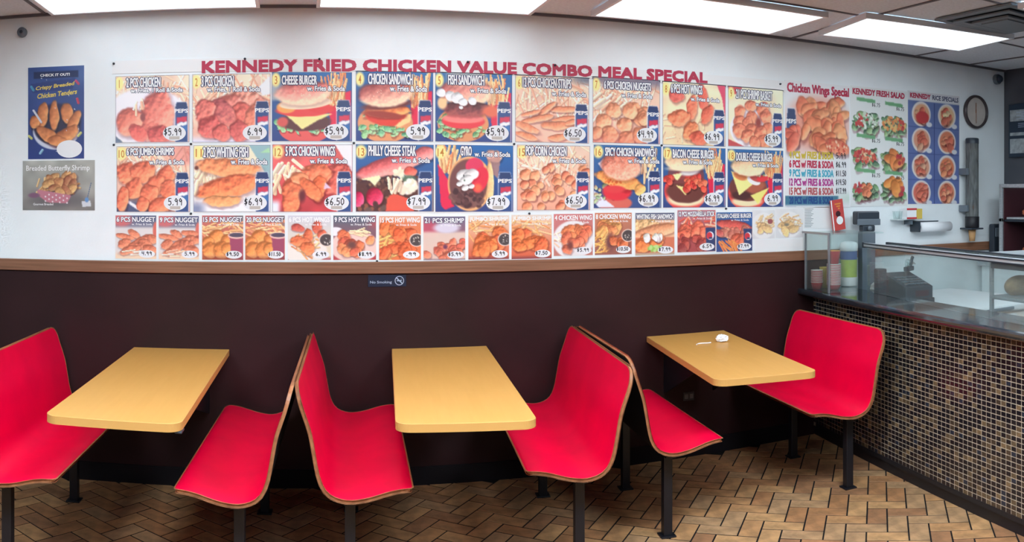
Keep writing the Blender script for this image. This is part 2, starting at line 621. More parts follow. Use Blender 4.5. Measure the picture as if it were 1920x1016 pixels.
t1 = make_table('yellow wood table beneath the blue tenders and first nugget posters', -.665, 3.0, 2.33, .515, None)
B().bbox(.235, .262, .02, .075, .700, .708, .002).build('corner_chip', M['dplastic'], t1)
t2 = make_table('yellow wood table in the middle, below the small No Smoking sign', .626, 2.97, 6.21, .514, None)
t3 = make_table('yellow wood table with a crumpled white napkin on it', 2.062, 3.239, 9.6, .507, None)

# crumpled napkin and a clear straw wrapper on the third table
bm = bmesh.new()
bmesh.ops.create_icosphere(bm, subdivisions=3, radius=.03)
rn = random.Random(5)
for v in bm.verts:
    k = .72 + .5 * rn.random()
    v.co = Vector((v.co.x * k * 1.15, v.co.y * k, max(v.co.z * k * .7, -.018)))
b = B()
b.add_bm(bm)
napkin = tag(b.build('napkin', M['paper'], None, (2.325, 4.14, .7595)), 'crumpled white paper napkin on the table', 'napkin')
b = B()
pts = [(-.05 + .1 * i / 10, .012 * math.sin(i * .5), .004) for i in range(11)]
b.tube(pts, .0035, 8)
tag(b.build('straw_wrapper', M['cup'], None, (2.19, 4.12, .7412), .3), 'thin pale straw wrapper beside the crumpled napkin', 'wrapper')

# ------------------------------------------------------------------ service counter (local x runs from the wall to the front)
G0 = Vector((3.08, 4.47, 0))
G1 = Vector((2.79, 2.35, 0))
e1 = (G1 - G0).normalized()
PHI = math.atan2(e1.y, e1.x)
CLEN = 3.4
GZ0, GZ1 = .928, .968
FACE = .125                      # face set back under the stone edge


def wallx(y):
    """local x of the wall plane at local depth y"""
    return ((WY - .004) - G0.y - y * e1.x) / e1.y


counter = thing('service_counter', 'service counter with a dark mosaic tiled front beneath the black stone top', 'counter', (G0.x, G0.y, 0), PHI)
B().prism([(wallx(FACE) + .008, FACE), (CLEN, FACE), (CLEN, .34), (wallx(.34) + .008, .34)], .06, GZ0).build('carcass', M['grout'], counter)
B().prism([(wallx(FACE + .02) + .008, FACE + .01), (CLEN, FACE + .01), (CLEN, .33), (wallx(.33) + .008, .33)], 0, .06).build('plinth', M['plinth'], counter)
B().box(0, CLEN, FACE - .004, FACE, .06, .085).build('base_strip', M['plinth'], counter)
PIT, TS = .0247, .0211      # rows; the chips are wider than tall
PIX, TX = .0362, .0322
tile_cols = [((32, 28, 34), 46), ((44, 37, 39), 22), ((78, 63, 51), 13), ((106, 87, 66), 10), ((132, 108, 80), 5), ((46, 50, 64), 4)]
tmats = [mat('mosaic_%d' % k, c, .22, .5, noise=.2, nscale=60) for k, (c, _) in enumerate(tile_cols)]
wts = [q for _, q in tile_cols]
rt = random.Random(11)


def tile_box(b, x, z):
    y0, y1, bv = FACE - .0022, FACE, .0016
    o_ = [(x, y1, z), (x + TX, y1, z), (x + TX, y1, z + TS), (x, y1, z + TS)]
    i_ = [(x + bv, y0, z + bv), (x + TX - bv, y0, z + bv), (x + TX - bv, y0, z + TS - bv), (x + bv, y0, z + TS - bv)]
    b.face(i_)
    for k in range(4):
        j = (k + 1) % 4
        b.face((o_[k], o_[j], i_[j], i_[k]))


tm = []
for k in range(len(tile_cols)):
    b = B()
    tile_box(b, 0, 0)
    tm.append(b.mesh('mosaic_tile', tmats[k]))
rest = B()
nrow = int((GZ0 - .088) / PIT)
ncol = int((CLEN - .02) / PIX)
c_hi = int(2.03 / PIX)
for c in range(-1, ncol):
    for r in range(nrow):
        k = rt.choices(range(len(tile_cols)), wts)[0]
        x, z = .0 + c * PIX, GZ0 - .004 - (r + 1) * PIT
        if c_hi - 9 < c <= c_hi:
            link('mosaic_tile', tm[k], counter, (x, 0, z))
        else:
            rest.mi = k
            tile_box(rest, x, z)
o = rest.build('mosaic_tiling', tmats, counter)
o['kind'] = 'stuff'

wt = thing('stone_worktop', 'black granite worktop with a glossy rounded edge on the mosaic counter', 'worktop', (G0.x, G0.y, 0), PHI)
b = B()
prof = [(.34, GZ0), (.012, GZ0), (.003, GZ0 + .006), (0, GZ0 + .014), (0, GZ1 - .014), (.003, GZ1 - .006), (.012, GZ1), (.34, GZ1)]
for k in range(len(prof)):
    p, q = prof[k], prof[(k + 1) % len(prof)]
    b.face([(wallx(p[0]), p[0], p[1]), (wallx(q[0]), q[0], q[1]), (CLEN, q[0], q[1]), (CLEN, p[0], p[1])], 0 < k < 6)
b.face([(CLEN, p[0], p[1]) for p in prof])
b.face([(wallx(p[0]), p[0], p[1]) for p in reversed(prof)])
b.build('slab', M['granite'], wt)

# sneeze guard standing on the worktop
sg = thing('sneeze_guard', 'long glass sneeze guard with two metal rails on the black worktop', 'sneeze guard', (3.33, 4.10, GZ1), math.atan2(2.40 - 4.10, 2.93 - 3.33))
SY, SZ = 0.0, .283
B().box(.02, 2.9, SY, SY + .006, .002, SZ).build('glass_pane', M['glass'], sg)
B().box(.02, 2.9, SY + .02, SY + .205, SZ + .004, SZ + .010).build('glass_shelf', M['glass2'], sg)
r1 = B().bbox(0, 2.92, SY - .014, SY + .018, SZ - .006, SZ + .022, .004).build('front_rail', M['steel'], sg)
B().box(0, 2.92, SY - .0165, SY - .0141, SZ + .013, SZ + .021).build('dark_strip', M['dsteel'], r1)
B().box(0, 2.92, SY - .0165, SY - .0141, SZ - .006, SZ + .000).build('dark_strip', M['dsteel'], r1)
B().bbox(-.015, .003, SY - .018, SY + .022, SZ - .01, SZ + .026, .003).build('rail_end_cap', M['dsteel'], r1)
B().bbox(-.12, 2.92, SY + .205, SY + .227, SZ - .002, SZ + .016, .003).build('rear_rail', M['dsteel'], sg)
for x in (1.9, 2.8):
    B().bbox(x - .012, x + .012, SY + .008, SY + .028, 0, SZ - .006, .003).build('post', M['alu'], sg)

# glass cup cabinet in the wall corner
gc = thing('glass_cabinet', 'small clear glass cabinet holding the cup stacks at the wall end of the worktop', 'cabinet', (G0.x, G0.y, GZ1), PHI)
CH, CX1 = .362, .345
B().box(.012, CX1, .04, .045, .002, CH).build('front_pane', M['glass2'], gc)
B().box(CX1, CX1 + .005, .04, .235, .002, CH).build('end_pane', M['glass2'], gc)
B().prism([(-.05, .03), (CX1 + .01, .03), (CX1 + .01, .42), (wallx(.42) + .02, .42), (wallx(.03) + .02, .03)], CH, CH + .008).build('top_pane', M['glass2'], gc)
B().box(.004, .012, .036, .048, 0, CH).build('corner_edge', M['alu'], gc)
B().bbox(.325, .343, .030, .040, 0, CH, .002).build('post', M['alu'], gc)
B().box(-.01, CX1 + .01, .026, .034, CH - .004, CH + .010).build('top_edge_strip', M['alu'], gc)


def loc_c(x, y, z=GZ1):
    """point in counter coordinates"""
    e2 = Vector((-e1.y, e1.x, 0))
    p = G0 + e1 * x + e2 * y
    return (p.x, p.y, z)


# cups
def cup(mb, z, r=.037, h=.09, m_rim=0, m_body=1):
    mb.mi = m_body
    t = .0006
    q = z + h - .0036
    mb.lathe([(0, z), (r * .72, z), (r * .97, q)], 24)
    mb.mi = m_rim
    mb.lathe([(r * .97, q), (r * .97 + .0016, q + .001), (r * .97 + .0016, z + h), (r * .97 - t, z + h), (r * .72 - t, z + t), (0, z + t)], 24)


def cup_at(label, p, dz, r, h, mats, group):
    mb = B()
    cup(mb, 0, r, h)
    o = mb.build('paper_cup', mats, None, (p[0], p[1], p[2] + dz))
    return tag(o, label, 'cup', group)


pA = loc_c(.085, .085)
stepz = .0085
for k in range(10):
    cup_at('%s red and white paper cup of the short stack by the cabinet edge' % ['lowest', 'second', 'third', 'fourth', 'fifth', 'sixth', 'seventh', 'eighth', 'second highest', 'topmost'][k],
           pA, .002 + k * stepz, .039, .046, [M['cup'], M['cupred']], 'short stack of red paper cups')
pB = loc_c(.165, .165)
nb = 16
for k in range(nb):
    cup_at('red and white paper cup nested in the tall stack, cup %s from its base' % ['one', 'two', 'three', 'four', 'five', 'six', 'seven', 'eight', 'nine', 'ten', 'eleven', 'twelve', 'thirteen', 'fourteen', 'fifteen', 'sixteen'][k],
           pB, .002 + k * .0085, .047, .036, [M['cup'], M['cupred']], 'tall stack of red striped paper cups')
mb = B()
cup(mb, 0, .043, .085)
tag(mb.build('paper_cup', [M['cupor'], M['cupred']], None, (pB[0], pB[1], pB[2] + .0025 + (nb - 1) * .0085 + .036)), 'orange and red paper cup on top of the tall stack', 'cup')
pY = loc_c(.05, .16)
cup_at('yellow paper cup standing behind the two red stacks', pY, .002, .034, .135, [M['cupyel'], M['cupyel']], None)

# tub with white lid, blue band and lime label
tub = thing('storage_tub', 'tall white lidded plastic tub with blue band and lime green label', 'tub', (3.436, 4.405, GZ1 + .002))
B().lathe([(0, 0), (.050, 0), (.054, .006), (.055, .06)], 32).build('tub_base', M['cup'], tub)
B().lathe([(.0552, .06), (.0558, .176)], 32).build('lime_label', M['lime'], tub)
B().lathe([(.0558, .176), (.0564, .232)], 32).build('blue_band', M['blue'], tub)
B().lathe([(.0564, .232), (.060, .235), (.061, .262), (.053, .288), (.030, .295), (.0, .296)], 32).build('lid', M['paper'], tub)

# things leaning in the cabinet: clear bag
bm = bmesh.new()
bmesh.ops.create_icosphere(bm, subdivisions=3, radius=.065)
for v in bm.verts:
    k = .9 + .2 * rn.random()
    v.co = Vector((v.co.x * k * 1.3, v.co.y * k, max(v.co.z * k * .8, -.035)))
b = B()
b.add_bm(bm)
tag(b.build('plastic_bag', M['cup'], None, (3.55, 4.20, .962)), 'crumpled whitish plastic bag lying before the grey display pole', 'bag')

# red menu flyer leaning on top of the glass cabinet
fl = thing('menu_flyer', 'small tilted red menu flyer standing on the glass cabinet', 'flyer', (3.40, 4.455, GZ1 + CH + .010))
fl.rotation_euler = (0, math.radians(-8), 0)
B().box(-.05, .05, 0, .012, 0, .205).build('sheet', M['flyer'], fl)
B().box(-.050, -.042, -.001, 0, 0, .205).build('white_edge', M['white'], fl)
fp = B()
for k in range(3):
    fp.box(-.02 + k * .012, .03 - k * .006, -.001, 0, .172 - k * .016, .181 - k * .016)
fp.build('lettering', M['cupor'], fl)
fp = B()
fp.lathe([(0, .0), (.02, 0)], 20, (0, -.001, .11), axis='y')
fp.build('emblem', M['regred'], fl)
fp = B()
fp.lathe([(0, .0), (.028, 0)], 20, (.008, -.0012, .065), axis='y')
fp.build('white_oval', M['white'], fl)

# pole display and cash register behind the glass
pd = thing('pole_display', 'dark customer display head on a thick grey pole behind the cup cabinet', 'display', (3.57, 4.38, .88), math.radians(-12))
b = B().bbox(-.085, .085, -.03, .05, .495, .585, .01)
b.build('display_head', M['dplastic'], pd)
b = B()
b.face([(-.083, -.031, .505), (.083, -.031, .505), (.083, -.036, .535), (-.083, -.036, .535)])
b.bbox(-.087, .087, -.036, -.03, .492, .532, .003)
b.build('display_screen', M['mplastic'], pd)
B().bbox(-.045, .05, -.03, .03, .45, .492, .008).build('swivel', M['dplastic'], pd)
B().lathe([(0, .0), (.016, 0), (.016, .012), (0, .012)], 20, (.005, -.03, .471), axis='y').build('lens', M['mplastic'], pd)
B().bbox(-.05, .05, -.035, .035, 0, .45, .006).build('pole', M['mplastic'], pd)

bs = thing('added_freezer', 'white chest freezer added for the pale haze behind the service counter under the cash register', 'freezer', (0, 0, 0))  # white body added to give the bright haze seen through the glass
B().bbox(3.45, 4.44, 3.50, 4.46, .83, .88, .012).build('lid', M['paper'], bs)
B().bbox(3.47, 4.42, 3.52, 4.45, .04, .825, .01).build('cabinet_body', M['paper'], bs)
B().bbox(3.80, 4.05, 3.485, 3.50, .845, .865, .004).build('lid_handle', M['mplastic'], bs)

cr = thing('cash_register', 'black cash register with a tilted top and dark red side behind the glass', 'register', (3.575, 3.98, .88), math.radians(-6))
cr.scale = (.75, .75, .75)
B().bbox(-.20, .17, -.17, .44, 0, .06, .008).build('cash_drawer', M['plinth'], cr)
B().box(-.02, .12, -.1515, -.15, .075, .125).build('red_panel', M['regred'], cr)
b = B().prism([(-.12, -.15), (.16, -.15), (.16, .19), (-.12, .19)], .06, .155)
pr = [(-.12, -.15, .155), (.16, -.15, .155), (.16, .19, .255), (-.12, .19, .255)]
b.face(pr)
b.face([(-.12, .19, .155), (-.12, .19, .255), (.16, .19, .255), (.16, .19, .155)])
b.face([(-.12, -.15, .155), (-.12, .19, .255), (-.12, .19, .155)])
b.face([(.16, -.15, .155), (.16, .19, .155), (.16, .19, .255)])
b.build('body', M['dplastic'], cr)
kb = B()
for i in range(6):
    for j in range(4):
        x, y = -.09 + i * .04, -.11 + j * .05
        z = .155 + (y + .15) / .34 * .1
        kb.bbox(x, x + .03, y, y + .036, z + .004, z + .016, .003)
kb.build('keypad', M['mplastic'], cr)
B().bbox(-.235, -.15, .08, .16, .06, .30, .01).build('printer_column', M['dplastic'], cr)

tg = thing('tape_dispenser', 'dark tape dispenser with a strip of clear tape on the cash register', 'dispenser', (3.675, 4.07, 1.078), math.radians(30))
B().bbox(-.06, .05, -.02, .02, 0, .03, .006).build('base', M['dplastic'], tg)
B().lathe([(.012, -.012), (.034, -.012), (.034, .012), (.012, .012), (.012, -.012)], 20, (-.02, 0, .045), axis='y').build('tape_roll', M['glass2'], tg)
B().tube([(.03, 0, .03), (.06, 0, .075), (.075, 0, .085)], .011, 10).build('handle', M['dplastic'], tg)
b = B()
b.face([(.05, -.01, .06), (.12, -.012, .035), (.12, .012, .035), (.05, .01, .06)])
b.build('tape_strip', M['cup'], tg)

# ------------------------------------------------------------------ wall behind the counter
ws = thing('wall_shelf', 'thin dark bracket shelf on the white wall above the wood rail', 'shelf', (4.02, WY, 1.405))
B().box(-.14, .10, -.09, 0, -.006, 0).build('board', M['kitchen'], ws)
B().box(-.006, .006, -.08, 0, -.04, -.006).build('bracket', M['mplastic'], ws)
ct = thing('foil_carton', 'small red, white and yellow carton on the wall shelf', 'carton', (4.03, 4.44, 1.406))
B().bbox(-.075, .015, -.04, .04, 0, .075, .002).build('box_body', M['paper'], ct)
B().box(-.078, .016, -.042, -.040, .0, .012).build('red_stripe', M['cupred'], ct)
B().box(-.078, .016, -.042, -.040, .063, .076).build('red_stripe', M['cupred'], ct)
B().bbox(.016, .075, -.036, .036, 0, .072, .002).build('yellow_end', M['cupyel'], ct)
pc = thing('plastic_container', 'clear pale plastic container on the wall shelf beside the carton', 'container', (3.905, 4.445, 1.406))
B().lathe([(0, 0), (.030, 0), (.036, .05), (.039, .055), (.0, .056)], 24).build('bowl', M['glass2'], pc)

rh = thing('paper_roll_holder', 'white paper roll on a dark wall holder below the carton', 'paper roll', (4.20, WY, 1.345))
B().bbox(-.13, -.115, -.10, 0, -.035, .04, .004).build('end_plate', M['dplastic'], rh)
B().bbox(-.125, -.07, -.045, 0, -.03, .035, .004).build('wall_plate', M['dplastic'], rh)
B().bbox(-.12, .14, -.02, -.012, .034, .042, .002).build('tear_bar', M['dplastic'], rh)
B().lathe([(.014, -.10), (.034, -.10), (.0345, .20), (.014, .20), (.014, -.10)], 28, (0, -.075, 0), axis='x').build('paper_roll', M['paper'], rh)
B().lathe([(0, -.115), (.012, -.115), (.012, .205), (0, .205)], 16, (0, -.075, 0), axis='x').build('spindle', M['mplastic'], rh)

ck = thing('wall_clock', 'round wall clock with cream face and dark rim', 'clock', (4.75, WY, 2.225))
B().lathe([(.126, 0), (.132, .012), (.128, .03), (.118, .034), (.112, .03), (.112, .012)], 40, axis='y').build('rim', M['clockrim'], ck)
B().lathe([(.113, .014), (0, .014)], 40, axis='y').build('face', M['clockface'], ck)
B().box(-.003, .003, -.018, -.016, -.01, .07).build('hour_hand', M['ply'], ck)
B().box(-.002, .002, -.020, -.018, -.09, .02).build('minute_hand', M['ply'], ck)

cdp = thing('cup_dispenser', 'tall smoky tube cup dispenser with a black base on the wall', 'dispenser', (4.645, 4.425, 1.40))
B().lathe([(.050, .0), (.050, .57)], 28).build('tube', M['tube'], cdp)
B().lathe([(.052, .57), (.052, .605), (.046, .612), (0, .612)], 28).build('cap', M['dplastic'], cdp)
B().lathe([(0, -.075), (.05, -.075), (.054, -.068), (.054, .012), (.05, .014), (0, .014)], 28).build('base', M['plinth'], cdp)
B().bbox(-.065, .065, -.06, .07, -.085, -.073, .004).build('collar', M['dplastic'], cdp)
mb = B()
for k in range(4):
    mb.lathe([(0, .016 + k * .018), (.036, .016 + k * .018), (.041, .05 + k * .018)], 24)
mb.build('cups_inside', M['stick'], cdp)
mb = B()
mb.lathe([(0, -.175), (.022, -.175), (.03, -.085), (0, -.085)], 20)
mb.build('dispensed_cup', M['stick'], cdp)
for z in (.05, .33):
    B().bbox(-.075, -.05, -.015, .072, z, z + .05, .004).build('wall_clip', M['mplastic'], cdp)

# security camera in the far corner
sec = thing('security_camera', 'small dark dome camera at the top corner of the wall', 'camera', (5.0, WY, 2.505))
B().lathe([(.04, 0), (.04, .03), (.036, .034)], 24, axis='y').build('mount', M['mplastic'], sec)
B().lathe([(.032, .034), (.028, .052), (.016, .064), (0, .067)], 24, axis='y').build('dome', M['navy'], sec)

# lit menu panel on the right wall
mp_ = thing('menu_sign', 'dark navy menu sign with two pale cards on the side wall', 'sign', (XR, 4.24, 1.88), 0)
B().bbox(-.035, 0, -.28, .185, 0, .425, .006).build('panel_case', M['navy'], mp_)
B().box(-.037, -.035, -.26, .165, .285, .375).build('upper_card', M['card'], mp_)
B().box(-.037, -.035, -.26, .165, .03, .145).build('lower_card', M['card'], mp_)
B().box(-.037, -.035, -.26, .165, .17, .195).build('price_strip', M['card'], mp_)
cb = B()
for k in range(5):
    cb.box(-.0378, -.037, -.2, .10 - .05 * (k % 2), .30 + k * .013, .305 + k * .013)
for k in range(3):
    cb.box(-.0378, -.037, -.22, .08, .235 + k * .014, .239 + k * .014)
cb.build('lettering', M['signw'], mp_)

# back worktop with food warmer
bw = thing('back_worktop', 'grey steel back worktop under the food warmer', 'worktop', (0, 0, 0))
B().bbox(4.74, 5.09, 2.9, 4.46, 1.03, 1.07, .004).build('top', M['steel'], bw)
B().box(4.77, 5.09, 2.95, 4.44, 0, 1.03).build('cupboard_body', M['kitchen'], bw)
fw = thing('food_warmer', 'steel framed food warmer with brown fried food glowing behind glass', 'food warmer', (4.79, 3.90, 1.072))
fw.scale = (.62, 1, 1)
fr = B()
for z in (0, .30, .56):
    fr.bbox(0, .46, 0, .03, z, z + .03, .003)
    fr.bbox(0, .46, .35, .38, z, z + .03, .003)
for x in (0, .43):
    fr.bbox(x, x + .03, 0, .03, .03, .56, .003)
    fr.bbox(x, x + .03, .35, .38, .03, .56, .003)
B().box(.03, .43, .03, .35, .302, .318).build('shelf', M['dsteel'], fw)
B().box(.03, .43, .34, .35, .03, .56).build('back_panel', M['regred'], fw)
B().box(.03, .43, .008, .012, .03, .56).build('front_glass', M['glass2'], fw)
B().bbox(.05, .41, .05, .33, .032, .05, .003).build('tray', M['steel'], fw)
B().bbox(.05, .41, .05, .33, .32, .336, .003).build('tray', M['steel'], fw)
for x in (0, .43):
    fr.bbox(x + .002, x + .028, .03, .35, .002, .028, .003)
    fr.bbox(x + .002, x + .028, .03, .35, .562, .588, .003)
fr.build('frame', M['steel'], fw)
for k in range(4):
    bm = bmesh.new()
    bmesh.ops.create_icosphere(bm, subdivisions=3, radius=.052)
    for v in bm.verts:
        q = .92 + .16 * rn.random()
        v.co = Vector((v.co.x * q * 1.1, v.co.y * q * 1.2, v.co.z * q * .75))
    b = B()
    b.add_bm(bm, True)
    tag(b.build('fried_chicken_piece', M['fried'], None, (4.79 + .075 + .12 * (k % 2), 3.90 + .13 + .05 * (k % 2), 1.072 + (.087 if k < 2 else .374))),
        'brown fried piece on the %s warmer tray, %s' % ('lower' if k < 2 else 'upper', 'near the white wall side' if k % 2 == 0 else 'cut by the picture edge'), 'food', 'fried pieces in the warmer')
nz = thing('wall_box', 'dark round appliance knob box beside the warmer on the back rail', 'appliance', (4.95, 4.44, 1.23))
B().bbox(-.07, .05, -.03, .03, -.14, .12, .012).build('body', M['dplastic'], nz)
B().bbox(-.06, .04, -.038, -.03, .02, .09, .006).build('front_plate', M['mplastic'], nz)

# bread loaves on a stand behind the guard at the picture edge
st = thing('bread_stand', 'steel framed stand with a dark top behind the sneeze guard', 'stand', (3.28, 2.74, .60), PHI)
fr = B()
for x in (0, .5):
    for y in (0, .3):
        fr.bbox(x - .3, x - .28, y, y + .02, 0, .60, .003)
fr.bbox(-.30, .22, 0, .32, .585, .605, .004)
fr.bbox(-.30, .22, 0, .32, .355, .372, .004)
fr.bbox(-.30, .22, 0, .32, 0.0, .02, .004)
fr.build('frame', M['steel'], st)
B().box(-.28, .20, -.004, 0, .52, .585).build('dark_header', M['dplastic'], st)
B().box(-.30, .22, 0, .32, -.66, 0).build('cupboard_body', M['mplastic'], st)
st.location.z = .66
e2 = Vector((-e1.y, e1.x, 0))
for k in range(2):
    bm = bmesh.new()
    bmesh.ops.create_icosphere(bm, subdivisions=3, radius=.06)
    for v in bm.verts:
        v.co = Vector((v.co.x * 1.15, v.co.y * 1.6, max(v.co.z, -.045) * 1.0))
    b = B()
    b.add_bm(bm, True)
    p = Vector((3.28, 2.74, 0)) + e1 * (-.21 + .17 * k) + e2 * .14
    tag(b.build('bread_loaf', M['bread'], None, (p.x, p.y, 1.079), PHI), 'tan bread loaf on the steel stand, %s' % ('nearer the white wall' if k == 0 else 'cut by the picture edge'), 'bread', 'loaves on the stand')

# ------------------------------------------------------------------ lettering
font = bpy.data.fonts.load('<builtin>')
txt_cache = {}


def text_raw(s, off):
    """flat triangulated lettering, as numpy verts and faces in font units"""
    key = (s, off)
    if key not in txt_cache:
        cu = bpy.data.curves.new('tmp', 'FONT')
        cu.body = s
        cu.font = font
        cu.size = 1
        cu.offset = off
        cu.resolution_u = 2
        cu.fill_mode = 'FRONT'
        ob = bpy.data.objects.new('tmp', cu)
        COL.objects.link(ob)
        dg = bpy.context.evaluated_depsgraph_get()
        me = ob.evaluated_get(dg).to_mesh()
        v = np.array([p.co[:2] for p in me.vertices]) if len(me.vertices) else np.zeros((0, 2))
        f = [tuple(p.vertices) for p in me.polygons]
        ob.evaluated_get(dg).to_mesh_clear()
        bpy.data.objects.remove(ob)
        bpy.data.curves.remove(cu)
        txt_cache[key] = (v, f)
    return txt_cache[key]


def put_text(mb, s, x0, x1, z0, z1, y, bold=.02, out=None, ymi=0, omi=1, shear=0.0, slope=0.0, fat=0.0):
    """fit s into the rectangle; out = outline offset drawn just behind"""
    v, f = text_raw(s, bold)
    lo, hi = v.min(0), v.max(0)
    sx, sz = (x1 - x0) / (hi[0] - lo[0]), (z1 - z0) / (hi[1] - lo[1])

    def add(v, f, y, mi, dx=0.0, dz=0.0):
        b = len(mb.v)
        for p in v:
            q = (p[0] - lo[0]) * sx
            h = (p[1] - lo[1]) * sz
            mb.v.append((x0 + q + shear * h + dx, y, z0 + h + slope * q + dz))
        for t in f:
            mb.f.append(tuple(b + i for i in t))
            mb.m.append(mi)
            mb.s.append(False)
    if out:
        for k in range(8):
            q = k * math.pi / 4
            add(v, f, y + .0003 + .00002 * k, omi, out * math.cos(q), out * math.sin(q))
    if fat:
        for k in range(4):
            q = (k + .5) * math.pi / 2
            add(v, f, y + .00005 + .00002 * k, ymi, fat * math.cos(q), fat * math.sin(q))
    add(v, f, y, ymi)


DIG = {'0': [[(.5, 1), (.15, .75), (.12, .3), (.4, 0), (.8, .25), (.85, .7), (.5, 1)]], '1': [[(.5, 1), (.45, 0)]],
       '2': [[(.1, .8), (.4, 1), (.8, .8), (.6, .45), (.1, 0), (.9, .05)]], '3': [[(.1, .9), (.5, 1), (.8, .8), (.4, .55), (.85, .3), (.5, 0), (.1, .1)]],
       '4': [[(.2, 1), (.1, .5), (.85, .5)], [(.75, 1), (.7, 0)]], '5': [[(.85, 1), (.25, 1), (.2, .55), (.7, .6), (.85, .25), (.5, 0), (.1, .08)]],
       '6': [[(.7, 1), (.2, .5), (.2, .1), (.6, 0), (.85, .3), (.5, .5), (.2, .3)]], '7': [[(.1, .95), (.85, 1), (.4, 0)]],
       '8': [[(.5, .5), (.15, .75), (.5, 1), (.8, .75), (.2, .3), (.45, 0), (.85, .25), (.5, .5)]],
       '9': [[(.8, .75), (.45, 1), (.15, .7), (.45, .5), (.8, .75), (.75, 0)]], '.': [[(.3, .0), (.5, .1)]],
       '$': [[(.85, .8), (.3, .8), (.2, .55), (.75, .45), (.7, .2), (.1, .2)], [(.5, 1.05), (.45, -.05)]]}


def put_hand(mb, s, x0, x1, z0, z1, y, wd):
    adv = [.5 if c in '.' else 1 for c in s]
    tot = sum(adv)
    u = (x1 - x0) / tot
    x = x0
    for c, a in zip(s, adv):
        for line in DIG[c]:
            P = [Vector((x + p[0] * u * a * .86, z0 + p[1] * (z1 - z0))) for p in line]
            for p, q in zip(P[:-1], P[1:]):
                d = (q - p)
                if d.length < 1e-6:
                    continue
                d.normalize()
                n = Vector((-d.y, d.x)) * wd / 2
                p, q = p - d * wd * .35, q + d * wd * .35
                mb.face([(p.x - n.x, y, p.y - n.y), (q.x - n.x, y, q.y - n.y), (q.x + n.x, y, q.y + n.y), (p.x + n.x, y, p.y + n.y)])
        x += u * a


# ------------------------------------------------------------------ printed pictures, drawn as colours on a fine grid
def sst(a, b, x):
    t = np.clip((x - a) / (b - a), 0, 1)
    return t * t * (3 - 2 * t)


